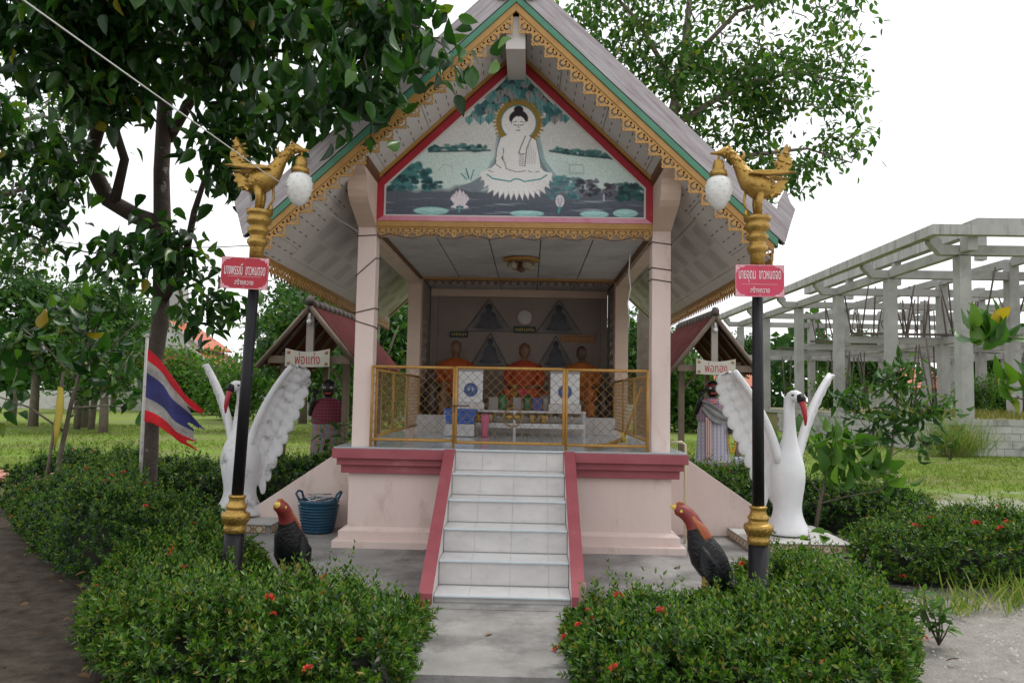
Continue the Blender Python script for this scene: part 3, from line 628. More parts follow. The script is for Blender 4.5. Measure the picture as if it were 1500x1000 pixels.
# ------------------------------------------------------------------ things inside the shrine
M_steel = mat('brushed_steel', (.42, .42, .43), (.33, .33, .34), 8, .32, metal=.8)
M_orange = mat('saffron_robe', (.42, .085, .010), (.32, .055, .007), 6, .75, bump=.3, bscale=14, stretch=(1, 1, .5))
M_skin = mat('bronze_skin', (.20, .105, .055), (.16, .08, .042), 8, .45)
M_figd = mat('dark_statue', (.045, .03, .022), (.03, .02, .016), 8, .4)
def seated(name, label, x, y, z, h, robe, skin, head_tilt=0, group=None):
    """cross-legged robed statue, one body mesh with the robe as a separate cloth"""
    r = thing(name, label, 'statue', (x, y, z), 0, group); k = h/.95
    b = MB()
    prof = [(.0, .36, .26), (.05, .40, .29), (.13, .37, .26), (.20, .24, .19), (.32, .19, .14), (.45, .205, .135), (.56, .225, .125), (.62, .19, .10), (.66, .09, .075), (.685, .052, .055), (.70, .052, .056)]
    rings = [[(rx*math.cos(a)*k, (-.03 if zz < .2 else 0)*k+ry*math.sin(a)*k*(1.12 if math.sin(a) < 0 and zz < .2 else 1), zz*k) for a in [2*PI*i/24 for i in range(25)]] for zz, rx, ry in prof]
    hd = [(.715, .055, .060), (.735, .068, .074), (.76, .080, .086), (.80, .090, .096), (.85, .092, .096), (.90, .078, .082), (.935, .046, .05), (.95, .004, .004)]
    rings += [[(rx*math.cos(a)*k, (-.012+ry*math.sin(a))*k, zz*k) for a in [2*PI*i/24 for i in range(25)]] for zz, rx, ry in hd]
    b.grid(rings)
    b.ball((0, -.098*k, .80*k), .012*k, .02*k, .024*k, 8, 6)
    for s in (-1, 1):
        b.ball((s*.08*k, -.005*k, .80*k), .014*k, .022*k, .042*k, 8, 6)
        b.tube([(s*.215*k, 0, .56*k), (s*.27*k, -.03*k, .38*k), (s*.20*k, -.16*k, .24*k), (s*.05*k, -.22*k, .20*k)], [.062*k, .055*k, .045*k, .035*k], 10)
        for f in range(4): b.tube([(s*(.05-.012*f)*k, -.215*k, (.205-.006*f)*k), (s*(.0-.01*f)*k, -.245*k, (.205-.006*f)*k), (s*(-.04-.006*f)*k, -.24*k, (.20-.004*f)*k)], [.010*k, .010*k, .006*k], 6)
        b.tube([(s*.05*k, -.21*k, .225*k), (s*.03*k, -.235*k, .24*k)], [.011*k, .008*k], 6)
        b.tube([(s*.30*k, -.02*k, .07*k), (s*.26*k, -.22*k, .075*k), (s*-.02*k, -.29*k, .05*k), (s*-.16*k, -.25*k, .04*k)], [.09*k, .085*k, .06*k, .035*k], 10)
    obj('body', b, skin, r)
    c = MB(); rr = [(.20, .262, .205), (.32, .215, .16), (.45, .232, .155), (.555, .245, .145), (.615, .205, .118), (.655, .105, .088)]
    c.grid([[((rx+.006*math.sin(9*a+zz*20))*math.cos(a)*k, (ry+.006*math.sin(9*a+zz*20))*math.sin(a)*k, zz*k) for a in [2*PI*i/40 for i in range(41)]] for zz, rx, ry in rr])
    for s in (-1, 1): c.tube([(s*.21*k, 0, .57*k), (s*.285*k, -.03*k, .38*k), (s*.21*k, -.165*k, .245*k)], [.078*k, .074*k, .066*k], 12)
    lr = [(.0, .375, .275), (.05, .42, .305), (.135, .39, .275), (.21, .26, .21)]
    c.grid([[((rx+.008*math.sin(11*a))*math.cos(a)*k, -.03*k+(ry+.008*math.sin(11*a))*math.sin(a)*k*(1.15 if math.sin(a) < 0 else 1), zz*k) for a in [2*PI*i/40 for i in range(41)]] for zz, rx, ry in lr])
    obj('robe', c, robe, r)
    e = MB()
    for s in (-1, 1): e.ball((s*.034*k, -.094*k, .825*k), .016*k, .010*k, .007*k, 8, 5); e.box(s*.034*k-.02*k, s*.034*k+.02*k, -.106*k, -.09*k, .842*k, .847*k)
    e.box(-.024*k, .024*k, -.100*k, -.084*k, .756*k, .763*k); obj('face_lines', e, M_figd, r)
    hc = MB(); hc.grid([[((rx+.004)*math.cos(a)*k, (.006+(ry+.004)*math.sin(a))*k, (zz+.004)*k) for a in [2*PI*i/24 for i in range(25)]] for zz, rx, ry in [(.868, .088, .088), (.90, .078, .080), (.935, .046, .05), (.952, .004, .004)]]); obj('shaven_hair', hc, M_figd, r)
    return r
M_alt = mat('altar_cloth', (.30, .25, .20), (.24, .19, .15), 6, .8)
# plinths
for (x, w, lab) in ((-.92, .30, 'left'), (.10, .34, 'mid'), (.95, .30, 'right')):
    m = MB(); m.box(x-w-.08, x+w+.08, 10.95, 11.6, 1.234, 1.46 if lab != 'mid' else 1.43); 
    tag(obj('statue_plinth', m, M_alt, bevel=.01), {'left': 'brown plinth under the robed statue beneath the small green board', 'mid': 'brown plinth under the middle robed statue behind the altar', 'right': 'brown plinth under the robed statue beneath the orange board'}[lab], 'plinth', 'statue plinths')
seated('monk_statue', 'seated statue in orange robe below the small green board', -.90, 11.25, 1.46, .83, M_orange, M_skin, group='robed statues')
seated('monk_statue', 'seated statue in deep orange robe behind the middle of the altar', .10, 11.25, 1.43, .84, mat('deep_saffron', (.40, .05, .010), (.30, .035, .008), 6, .75, bump=.3, bscale=14), M_skin, group='robed statues')
seated('monk_statue', 'seated statue in ochre orange robe below the orange board', .93, 11.25, 1.46, .78, mat('ochre_robe', (.42, .12, .012), (.33, .085, .01), 6, .75, bump=.3, bscale=14), mat('brown_skin', (.10, .055, .03), None, 5, .5), group='robed statues')
# small dark figures at both sides
def small_fig(name, label, x, y, z, h, m):
    b = MB(); b.lathe([(.10*h, 0), (.17*h, .02*h), (.15*h, .25*h), (.11*h, .45*h), (.14*h, .62*h), (.12*h, .70*h), (.045*h, .755*h), (.05*h, .79*h), (.075*h, .86*h), (.065*h, .93*h), (.03*h, .975*h), (.012*h, 1.0*h)], 14, sy=.8)
    for s in (-1, 1): b.tube([(s*.14*h, 0, .64*h), (s*.18*h, -.05*h, .48*h), (s*.08*h, -.14*h, .40*h)], [.045*h, .04*h, .03*h], 8)
    tag(obj(name, b, m, loc=(x, y, z)), label, 'statue')
small_fig('figurine', 'tall black figurine at the left post behind the railing', -1.16, 10.75, 1.234, .62, M_figd)
small_fig('figurine', 'dark brown figurine beside the tall black one', -1.0, 10.68, 1.234, .46, M_skin)
small_fig('figurine', 'red brown figurine in front of the statue by the left vent wall', -.78, 10.72, 1.234, .42, mat('red_brown', (.13, .03, .015), None, 6, .5))
small_fig('figurine', 'orange clad small figurine beside the right post', 1.0, 10.68, 1.234, .52, mat('orange_cloth_dim', (.30, .08, .012), None, 6, .7))
small_fig('figurine', 'black small figurine against the right vent wall', 1.2, 10.75, 1.234, .50, M_figd)
small_fig('figurine', 'golden figurine standing behind the altar rail', -.02, 10.3, 1.32, .36, mat('dull_gold', (.28, .16, .03), (.2, .11, .02), 9, .4, metal=.6))
# wall pictures: grey seated figure in a triangle
def wallpic(label, xa, za, wl_, wr, zb, i):
    p = Paint(0, 1, 0, 1, 90, 70, (128, 116, 107)); D = (16, 17, 21)
    p.band(.86, 1.1, (150, 146, 146), 1, .04); p.poly([(.5, .02), (.02, .98), (.98, .98)], (138, 126, 116), 1)
    p.ell(.5, .88, .30, .06, (80, 78, 82), 1, .3); p.poly([(.20, .88), (.30, .74), (.35, .47), (.43, .38), (.57, .38), (.65, .47), (.70, .74), (.80, .88), (.6, .93), (.4, .93)], D); p.ell(.5, .27, .078, .125, (30, 31, 34), 1, .15)
    p.line([(.45, .4), (.58, .6), (.62, .8)], .02, (96, 98, 104), .7); p.line([(.34, .8), (.5, .86), (.66, .8)], .02, (100, 100, 106), .7); p.line([(.4, .5), (.38, .68), (.5, .74)], .015, (100, 100, 106), .6)
    p.grain(.05)
    me = p.mesh('picture', lambda X, Y: np.stack([np.where(X < .5, xa-(.5-X)*2*wl_, xa+(X-.5)*2*wr), np.full_like(X, 11.772), za+(zb-za)*Y], 1), M_paint, lambda X, Y: np.abs(X-.5)*2 < Y+.02, 1.1)
    r = thing('wall_picture', label, 'picture', (xa, 11.78, zb), 0, 'triangular pictures on the shrine wall')
    o = inst(me, 'print', r, (0, 0, 0), world=False); o.location = (-xa, -11.78, -zb)
    for a, b_ in (((xa, za), (xa-wl_, zb)), ((xa, za), (xa+wr, zb)), ((xa-wl_, zb), (xa+wr, zb))):
        m = MB(); m.tube([(a[0], 11.77, a[1]), (b_[0], 11.77, b_[1])], .0032, 4); obj('frame_edge', m, M_figd, r, world=True)
    m = MB(); m.prism([(xa, za), (xa+wr, zb), (xa-wl_, zb)], 11.775, 11.797); obj('backing', m, M_figd, r, world=True)
wallpic('upper triangular picture of a seated figure above the small green board side', -.46, 2.97, .35, .35, 2.48, 0)
wallpic('upper triangular picture of a seated figure above the orange board', .61, 2.97, .34, .34, 2.465, 1)
wallpic('lower triangular picture of a seated figure beside the small green board', -.43, 2.45, .28, .27, 1.95, 2)
wallpic('lower triangular picture of a seated figure beside the orange board', .57, 2.42, .28, .28, 1.93, 3)
mb = MB(); mb.lathe([(.001, 0), (.115, 0), (.115, .02), (.10, .028), (.001, .028)], 28); o = obj('round_plaque', mb, mat('plaque_white', (.55, .52, .50), None, 6, .5)); o.rotation_euler = (PI/2, 0, 0); o.location = (.09, 11.79, 2.70); tag(o, 'plain pale round plaque between the two upper triangular pictures', 'plaque')
def nameboard(label, x0, x1, z0, z1, c, tc, n, rows=1):
    r = thing('name_board', label, 'sign', ((x0+x1)/2, 11.75, z0), 0, 'name boards on the shrine wall')
    m = MB(); m.box(x0, x1, 11.765, 11.785, z0, z1); obj('board', m, c, r, world=True, bevel=.003)
    for q in range(rows):   # lettering too small to read: short strokes
        m = MB(); zc = z0+(z1-z0)*(q+.5)/rows; hh = (z1-z0)/rows*.26
        for k in range(n):
            xx = x0+.02+(x1-x0-.04)*(k+.2)/n; m.box(xx, xx+(x1-x0)/n*.5, 11.762, 11.7648, zc-hh*(.6+.4*((k*7) % 3)/2), zc+hh*(.5+.5*((k*5) % 4)/3))
        obj('lettering', m, tc, r, world=True)
M_sgreen = mat('board_green', (.012, .035, .022), None, 6, .5); M_sgold = mat('board_gold', (.40, .28, .08), None, 6, .5)
nameboard('small dark green name board with gold lettering over the statue in orange', -1.05, -.77, 2.38, 2.47, M_sgreen, M_sgold, 7)
nameboard('dark green name board with gold lettering between the triangular pictures', -.08, .26, 2.46, 2.56, M_sgreen, M_sgold, 9)
nameboard('orange name board with two lines of dark lettering', .66, 1.15, 2.33, 2.44, mat('board_orange', (.42, .17, .02), None, 6, .5), M_figd, 13, 2)
# altar table with little rail, donation boxes etc.
AT = thing('altar_table', 'low steel altar table with a railed front and marble top', 'table', (0, 9.65, 1.006))
mb = MB(); mb.box(-.88, .88, 9.60, 10.1, 1.30, 1.325); obj('table_top', mb, M_tile, AT, world=True, bevel=.004)
mb = MB(); mb.box(-.87, .87, 9.60, 10.08, 1.11, 1.17); obj('lower_shelf', mb, mat('white_shelf', (.55, .55, .56), None, 4, .35), AT, world=True)
for x in (-.86, 0, .86):
    for y in (9.62, 10.06): mb = MB(); mb.box(x-.015, x+.015, y-.015, y+.015, 1.008, 1.30); obj('leg', mb, M_steel, AT, world=True)
for k in range(17):
    x = -.80+.1*k
    if abs(x+.02) < .11: continue
    mb = MB(); mb.tube([(x, 9.605, 1.17), (x, 9.605, 1.30)], .006, 6); obj('baluster', mb, M_steel, AT, world=True)
mb = MB(); mb.tube([(-.02+.115*math.cos(a), 9.59, 1.245+.115*math.sin(a)) for a in [2*PI*i/24 for i in range(25)]], .009, 6, caps=False); obj('ring_ornament', mb, M_goldleaf, AT, world=True)
for sx in (-1, 1): mb = MB(); mb.lathe([(.002, 0), (.042, 0), (.04, .012), (.015, .02), (.002, .022)], 10); o = obj('lotus_medallion', mb, M_goldleaf, AT); o.rotation_euler = (PI/2, 0, 0); o.location = (-.02+sx*.045, -.07, .239)
for i, (x, w) in enumerate(((-.30, .07), (.22, .08), (.36, .09), (-.46, .06), (.62, .07))):
    mb = MB(); mb.lathe([(.02*w/.07, 0), (.05*w/.07, .015), (.025*w/.07, .04), (.06*w/.07, .085), (.045*w/.07, .11), (.012, .125)], 14); o = obj('offering_bowl', mb, M_goldleaf, loc=(x, 9.72, 1.171)); tag(o, ['golden offering bowl beside the pink vase on the altar shelf', 'golden offering bowl right of the ring ornament', 'large golden offering bowl under the marble altar top', 'small golden bowl beside the blue crate', 'golden bowl under the donation box with white front'][i], 'bowl', 'golden bowls on the altar shelf')
def donbox(label, x0, x1, z1, ang):
    r = thing('donation_box', label, 'box', ((x0+x1)/2, 9.8, 1.326), ang, 'donation boxes')
    w = (x1-x0)/2; h = z1-1.326; b = MB(); b.box(-w, w, -.14, .14, .09, h); obj('box_body', b, mat('white_laminate', (.72, .72, .72), (.66, .66, .67), 5, .4), r, bevel=.004)
    b = MB(); b.box(-w-.02, w+.02, -.16, .16, 0, .088); obj('box_base', b, M_tile, r, bevel=.004)
    b = MB(); b.box(-w-.005, w+.005, -.145, .145, h, h+.03); obj('box_lid', b, mat('grey_lid', (.30, .31, .31), None, 5, .4), r)
    p = Paint(-1, 1, -1, 1, 60, 60, (200, 202, 205)); p.ell(0, 0, 1, 1, (60, 88, 140), 1, .04); p.ell(0, 0, .88, .88, (196, 204, 214), 1, .04); p.ell(0, 0, .66, .66, (86, 116, 160), 1, .04); p.ell(0, 0, .60, .60, (178, 190, 206), 1, .04)
    p.poly([(-.3, .35), (-.1, -.1), (-.15, -.35), (.1, -.4), (.15, -.05), (.35, .35)], (60, 84, 130)); p.line([(-.35, .4), (.35, .4)], .08, (60, 84, 130))
    for k in range(20): a = 2*PI*k/20; p.line([(.72*math.cos(a), .72*math.sin(a)), (.82*math.cos(a), .82*math.sin(a))], .07, (70, 96, 146))
    o = inst(p.mesh('emblem', lambda X, Y: np.stack([X*.088, np.full_like(X, -.1425), h*.52-Y*.088], 1), M_paint, lambda X, Y: X*X+Y*Y < 1), 'emblem', r, (0, 0, 0), world=False)
donbox('white donation box with blue round emblem beside the blue crate', -.72, -.42, 1.80, .12)
donbox('white donation box with blue round emblem at the clear end of the altar', .44, .80, 1.79, 0)
CR = thing('plastic_crate', 'bright blue slatted plastic crate at the end of the altar', 'crate', (-.65, 9.42, 1.17))
M_blue = mat('blue_plastic', (.015, .10, .42), (.012, .08, .34), 6, .4)
for z in (0, .045, .09, .135):
    w = .165+.03*z/.135; mb = MB(); 
    for (x0, x1, y0, y1) in ((-w, w, -.12, -.112), (-w, w, .112, .12), (-w, -w+.008, -.112, .112), (w-.008, w, -.112, .112)): mb.box(x0, x1, y0, y1, z, z+.032)
    obj('crate_slat', mb, M_blue, CR)
for sx in (-1, 0, 1):
    mb = MB(); mb.box(sx*.155-.012, sx*.155+.012, -.126, -.1205, 0, .165); obj('crate_rib', mb, M_blue, CR)
mb = MB(); mb.box(-.15, .15, -.11, .11, -.006, 0); obj('crate_floor', mb, M_blue, CR)
mb = MB(); mb.box(-.83, -.47, 9.30, 9.54, 1.007, 1.163); tag(obj('low_stool', mb, M_steel, bevel=.01), 'grey low stool carrying the blue crate', 'stool')
mb = MB(); mb.lathe([(.035, 0), (.045, .01), (.04, .10), (.05, .19), (.058, .27), (.05, .275), (.03, .2)], 14); tag(obj('vase', mb, mat('pink_plastic', (.50, .10, .19), None, 6, .5), loc=(-.35, 9.35, 1.007)), 'tall pink vase on the floor before the altar', 'vase')
for i, (x, c) in enumerate(((-.16, (.03, .16, .06)), (.03, (.25, .25, .25)), (.16, (.03, .15, .06)), (.28, (.04, .05, .25)), (.40, (.25, .24, .23)), (-.28, (.26, .25, .24)))):
    mb = MB(); mb.lathe([(.05, 0), (.06, .01), (.05, .06), (.062, .13), (.05, .17), (.02, .2)], 12) if i % 2 == 0 else mb.box(-.06, .06, -.02, .02, 0, .16)
    tag(obj('offering_jar', mb, mat('jar%d' % i, c, None, 5, .3), loc=(x, 9.95, 1.326)), ['green offering jar nearest the emblem box by the crate', 'grey framed card between the green jars', 'green offering jar in the middle of the altar top', 'blue framed card on the altar top', 'grey offering jar beside the clear end box', 'grey framed card next to the first green jar'][i], 'ornament')
for i, x in enumerate((-.1, .08, .2)):
    mb = MB()
    for k in range(14): a = k*2.4; mb.ball((.03*math.cos(a)*(k % 3), .03*math.sin(a)*(k % 3), .2+.012*(k % 5)), .018, seg=6, rings=4)
    mb.tube([(0, 0, 0), (0, 0, .2)], .006, 5)
    tag(obj('flower_bunch', mb, mat('garland%d' % i, (.45, .09, .03) if i != 1 else (.50, .05, .08), None, 6, .7), loc=(x, 9.86, 1.326)), ['orange flower bunch between the offering jars', 'red flower bunch behind the ring ornament', 'orange flower bunch before the blue card'][i], 'flowers', 'flowers on the altar')
mb = MB(); mb.tube([(1.27, 7.62, 1.62), (1.12, 7.78, 1.10)], .012, 7); BR = obj('broom_handle', mb, M_rail)
br = thing('broom', 'grass broom with long ochre handle leaning inside the railing', 'broom', (1.12, 7.78, 1.006)); BR.parent = br; BR.data.transform(Matrix.Translation((-1.12, -7.78, -1.006)))
mb = MB()
for k in range(40): a = (k-20)/20*.9; mb.tube([(0, 0, .11), (-.12+.03*math.sin(k), -.06+.12*a, .05), (-.33-.07*math.cos(k*1.7), -.10+.16*a, .012)], [.006, .004, .002], 4)
obj('bristles', mb, mat('straw', (.38, .22, .05), (.26, .15, .03), 20, .8), br)
mb = MB(); mb.tube([(0, 0, .06), (0, 0, .16)], [.03, .02], 8); obj('binding', mb, mat('yellow_cord', (.5, .38, .03), None, 6, .6), br)
# ------------------------------------------------------------------ lamp posts
M_sign = mat('red_sign', (.44, .012, .03), (.38, .010, .026), 5, .4)
M_signp = mat('faded_pink_red_sign', (.60, .045, .11), (.52, .03, .08), 5, .4)
M_signw = mat('sign_white', (.78, .72, .72), None, 6, .5)
def gold(b, name, parent, **k): return obj(name, b, M_goldleaf, parent, **k)
def lamp_post(label, x, y, lean, sg, names, sm, signdx):
    """sg=+1: bird looks to +x. Local frame: base at z=0"""
    r = thing('lamp_post', label, 'lamp post', (x, y, GZ), 0, 'golden bird lamp posts'); r.rotation_euler = (0, lean, 0)
    b = MB(); b.lathe([(.085, -.05), (.085, .02), (.0715, .03), (.0715, .62)], 20); obj('lower_pole', b, M_black, r)
    b = MB(); b.lathe([(.0717, .60), (.077, .604), (.081, .640), (.077, .645), (.082, .672), (.098, .698), (.104, .725), (.099, .742), (.074, .753), (.066, .768), (.074, .780), (.078, .790), (.067, .805), (.058, .818), (.055, .845), (.062, .858), (.065, .866), (.047, .875)], 24); gold(b, 'gold_collar', r)
    b = MB()
    for k in range(14):
        a = 2*PI*k/14; b.tube([(.0815*math.cos(a), .0815*math.sin(a), .668), (.096*math.cos(a+.1), .096*math.sin(a+.1), .698), (.103*math.cos(a+.2), .103*math.sin(a+.2), .728)], [.002, .004, .002], 5)
    gold(b, 'collar_petals', r)
    b = MB(); b.lathe([(.043, .86), (.039, 2.45)], 18); obj('upper_pole', b, M_black, r)
    b = MB(); b.lathe([(.050, 2.60), (.052, 2.70), (.058, 2.715), (.075, 2.735), (.075, 2.76), (.058, 2.775), (.056, 2.80), (.076, 2.815), (.08, 2.845), (.06, 2.86), (.06, 2.87), (.088, 2.89), (.092, 2.92), (.075, 2.945), (.095, 2.955), (.098, 2.985), (.06, 2.99)], 24); gold(b, 'capital', r)
    b = MB(); b.lathe([(.046, 2.449), (.050, 2.46), (.050, 2.61)], 18); gold(b, 'capital_neck', r)
    B = bpy.data.objects.new('lamp_bird', None); COL.objects.link(B); B.parent = r; B.location = (0, 0, 2.985)
    X = lambda v: v*sg
    b = MB(); pts = [(-.10, .20), (-.06, .215), (.0, .23), (.06, .27), (.10, .325), (.14, .40), (.18, .455), (.215, .485), (.245, .49)]
    b.tube([(X(-.17), 0, .25)]+[(X(px), 0, pz) for px, pz in pts]+[(X(.285), 0, .480), (X(.345), 0, .475)], [.012, .06, .085, .094, .080, .058, .040, .034, .034, .036, .018, .007], 16, up=(0, 1, 0)); gold(b, 'bird_body', B)
    b = MB()
    for k in range(70):   # scales
        t = k/70; i = min(len(pts)-2, int(t*(len(pts)-1))); f = t*(len(pts)-1)-i
        px = pts[i][0]*(1-f)+pts[i+1][0]*f; pz = pts[i][1]*(1-f)+pts[i+1][1]*f; rr = np.interp(t, [0, .25, .5, .75, 1], [.07, .092, .055, .036, .034])
        a = k*2.4; b.ball((X(px-.6*rr*math.cos(a)*.6), rr*math.sin(a), pz+rr*math.cos(a)*.8), .014, .01, .014, 6, 4)
    gold(b, 'scales', B)['kind'] = 'stuff'
    b = MB()
    for s in (-1, 1): b.tube([(X(-.02), s*.035, .19), (X(.0), s*.04, .10), (X(-.005), s*.035, .0)], [.042, .026, .02], 10)
    gold(b, 'legs', B)
    # flat wings and tail
    for s in (-1, 1):
        b = MB(); b.prism([(X(.09), .30), (X(.05), .325), (X(-.10), .33), (X(-.27), .315), (X(-.18), .30), (X(-.05), .29)], s*.05, s*.105); gold(b, 'wing', B, bevel=.006)
        b = MB(); b.prism([(X(-.05), .20), (X(-.16), .27), (X(-.22), .26), (X(-.185), .235), (X(-.20), .20), (X(-.165), .195), (X(-.16), .155), (X(-.12), .165), (X(-.09), .13)], s*.02, s*.05); gold(b, 'tail_feather', B, bevel=.005)
    b = MB(); fl = [(-.14, .32), (-.21, .33), (-.245, .37), (-.25, .42), (-.235, .455), (-.215, .47), (-.225, .50), (-.245, .515), (-.222, .525), (-.215, .555), (-.205, .525), (-.185, .505), (-.175, .47), (-.15, .44), (-.135, .40), (-.145, .37), (-.125, .34)]
    b.prism([(X(px), pz) for px, pz in fl], -.035, .035); gold(b, 'tail_flame', B, bevel=.012)
    b = MB()
    for k in range(16): b.tube([(X(-.19+.06*math.sin(k*.9)*.8), (-1)**k*.036, .345+.0095*k), (X(-.165+.045*math.sin(k*.9+.5)*.8), (-1)**k*.044, .352+.0095*k)], [.011, .005], 6)
    gold(b, 'tail_scrolls', B)['kind'] = 'stuff'
    for nm, pp, rr_ in (('neck_crest', [(X(.12), 0, .43), (X(.095), 0, .465), (X(.11), 0, .50)], [.02, .012, .002]), ('head_crest', [(X(.23), 0, .505), (X(.205), 0, .54), (X(.20), 0, .56)], [.016, .008, .002]), ('chest_stay', [(X(.085), 0, .20), (X(.10), 0, .10), (X(.055), 0, .0)], [.011, .010, .009]), ('flame_bud', [(X(.075), 0, -.01), (X(.085), 0, .03), (X(.08), 0, .07)], [.018, .014, .002])):
        b = MB(); b.tube(pp, rr_, 7); gold(b, nm, B)
    for s in (-1, 1): b = MB(); b.ball((X(.235), s*.034, .50), .007, seg=6, rings=4); gold(b, 'eye', B)
    # hanging globe
    gx = .285
    b = MB(); b.tube([(X(gx), 0, .478), (X(gx), 0, .42)], .008, 6); b.lathe([(.012, .43), (.036, .42), (.045, .38), (.045, .345), (.062, .34), (.066, .305), (.05, .30)], 18, c=(X(gx), 0, 0)); gold(b, 'globe_cap', B)
    b = MB(); b.lathe([(.05, .30), (.082, .275), (.098, .225), (.096, .175), (.08, .125), (.055, .08), (.03, .055), (.004, .045)], 22, c=(X(gx), 0, 0))
    for k in range(46):
        a = k*2.4; t = (k+.5)/46; z = .27-.19*t; rr = np.interp(z, [.08, .125, .175, .225, .275], [.055, .08, .096, .098, .082]); b.ball((X(gx)+rr*math.cos(a), rr*math.sin(a), z), .006, seg=6, rings=4)
    obj('glass_globe', b, M_glass_frost, B)
    # sign plate
    s = obj('sign_plate', shape([(-.178, -.118), (.178, -.118), (.178, .118), (-.178, .118)], [], .006), None, r); s.data.materials.clear(); s.data.materials.append(M_signw if False else sm); s.location = (signdx, -.055, 2.50)
    b = MB()
    for sx in (-1, 1):
        for sz in (-1, 1):
            b.prism([(sx*.172, sz*.112), (sx*.172, sz*.055), (sx*.165, sz*.066), (sx*.160, sz*.085), (sx*.150, sz*.082), (sx*.142, sz*.098), (sx*.120, sz*.100), (sx*.10, sz*.112)], -.0042, -.0034)
    b.box(-.13, .13, -.0046, -.0036, -.027, -.024)
    for z0, z1, x0, x1 in ((.112, .116, -.174, .174), (-.116, -.112, -.174, .174), (-.112, .112, -.176, -.173), (-.112, .112, .173, .176)): b.box(x0, x1, -.0046, -.0036, z0, z1)
    obj('sign_ornament', b, mat('sign_pale', (.72, .50, .52), (.62, .25, .30), 60, .5), s)
    text('sign_lettering', names, .07, M_signw, s, (0, -.005, .03), width=.305, height=.088, world=False)
    text('sign_lettering', 'สร้างถวาย', .04, M_signw, s, (0, -.005, -.065), width=.14, height=.044, world=False)
    b = MB()
    for z in (.105, -.105): b.ball((0, -.005, z), .006, .004, .006, 8, 5)
    obj('screw', b, M_steel, s)
    return r
lamp_post('golden bird lamp post under the leafy tree, red sign, beside the flag', -1.985, 5.70, .037, 1, 'นางพรรณี  ขาวหมดจด', M_sign, -.055)
lamp_post('golden bird lamp post with pinkish red sign in the open beside a rooster', 1.840, 5.70, .0, -1, 'นายอุดม  ขาวหมดจด', M_signp, .0)
# ------------------------------------------------------------------ swans
M_swan = mat('white_statue_paint', (.74, .74, .75), (.66, .66, .67), 4, .5, bump=.15, bscale=25, dirt=(.22, .21, .20), dscale=3.5, dlo=.62, dhi=.78)
M_swand = mat('grimy_white_statue_paint', (.72, .72, .73), (.62, .62, .63), 4, .5, bump=.15, bscale=25, dirt=(.12, .115, .11), dscale=4.5, dlo=.53, dhi=.68)
M_beak = mat('red_beak', (.42, .02, .03), (.34, .015, .025), 8, .4)
def swan(label, x, y, z, rz, sg, m, fat=1.0):
    r = thing('swan_statue', label, 'statue', (x, y, z), rz, 'swan statues')
    q = lambda a: (a[0]*sg, a[1], a[2])
    b = MB(); path = [(0, 0, 0), (0, 0, .03), (0, 0, .10), (0, 0, .19), (0, 0, .28), (0, 0, .40), (0, 0, .54), (0, -.005, .66), (0, -.015, .78), (0, -.03, .89), (0, -.04, 1.0), (0, -.04, 1.12), (0, -.03, 1.24), (0, -.03, 1.33), (.005, -.06, 1.395), (.015, -.11, 1.405), (.022, -.155, 1.375), (.025, -.175, 1.335)]
    rad = [.225, .222, .19, .145, .135, .155, .178, .175, .140, .092, .066, .057, .053, .055, .060, .063, .052, .030]
    b.tube([q(p) for p in path], [r_*(fat if i < 9 else 1+(fat-1)*max(0, (12-i)/4)) for i, r_ in enumerate(rad)], 22)
    b.ball((0, .05*1, .47), .16*fat, .21*fat, .23, 16, 10)
    obj('body', b, m, r, sub=1)
    b = MB(); b.tube([q(p) for p in [(.022, -.165, 1.37), (.028, -.19, 1.32), (.036, -.205, 1.25), (.045, -.21, 1.17), (.05, -.205, 1.10)]], [.032, .036, .030, .024, .010], 12, asp=.8); obj('beak', b, M_beak, r)
    b = MB(); b.tube([q(p) for p in [(.018, -.15, 1.392), (.024, -.18, 1.352), (.026, -.188, 1.335)]], [.045, .044, .040], 12)
    for s in (-1, 1): b.ball(q((.015+s*.052, -.125, 1.40)), .012, .022, .011, 10, 6)
    obj('black_mask', b, M_black, r)
    for s in (-1, 1):
        a = math.radians(42); c = Vector((s*math.sin(a), math.cos(a), 0)); n_u, n_v = 67, 26; rows = []; nf = 11
        for i in range(n_u):
            u = i/(n_u-1); le = Vector((s*(.12+.10*u+.40*u**1.6), -.02+.06*u, .72+1.03*u*(1-.12*u)))
            ch = (.50*(1-u)**.45*(.92+.25*u)+.07)*(1+.25*(fat-1))
            fi = (u*nf) % 1; sc = 1.04-.10*abs(2*fi-1)**2.2
            row = []
            for j in range(n_v):
                v = j/(n_v-1); vv = v*ch*(sc if v > .7 else 1+(sc-1)*v/.7)
                d = c*vv*(.46+.48*u)+Vector((0, 0, -1))*vv*(.94-.80*u)+Vector((-s*.25*(1-u)*vv, 0, 0))
                nn = Vector((c.y*s, -c.x*s, 0))
                lay = .012*((v*3.2) % 1)
                p = le+d+nn*(.045*math.sin(PI*v)*s-s*(.017*(1-abs(2*fi-1))*min(1, v*1.6)+lay*.8))
                row.append((p.x*sg, p.y, p.z))
            rows.append(row)
        b = MB(); b.grid(rows)
        le_ = [rows[i][0] for i in range(0, n_u, 6)]+[rows[-1][0]]
        o = obj('wing', b, m, r, solid=.026)
        b2 = MB(); b2.tube(le_, [.045-.018*i/len(le_) for i in range(len(le_))], 10); obj('wing_edge', b2, m, o)
        b3 = MB()   # raised quills
        for k in range(nf):
            i = min(n_u-1, int((k+.5)/nf*n_u)); b3.tube([rows[i][j] for j in range(1, n_v, 5)], [.010, .009, .007, .005, .004], 6)
        obj('quills', b3, m, o)
    return r
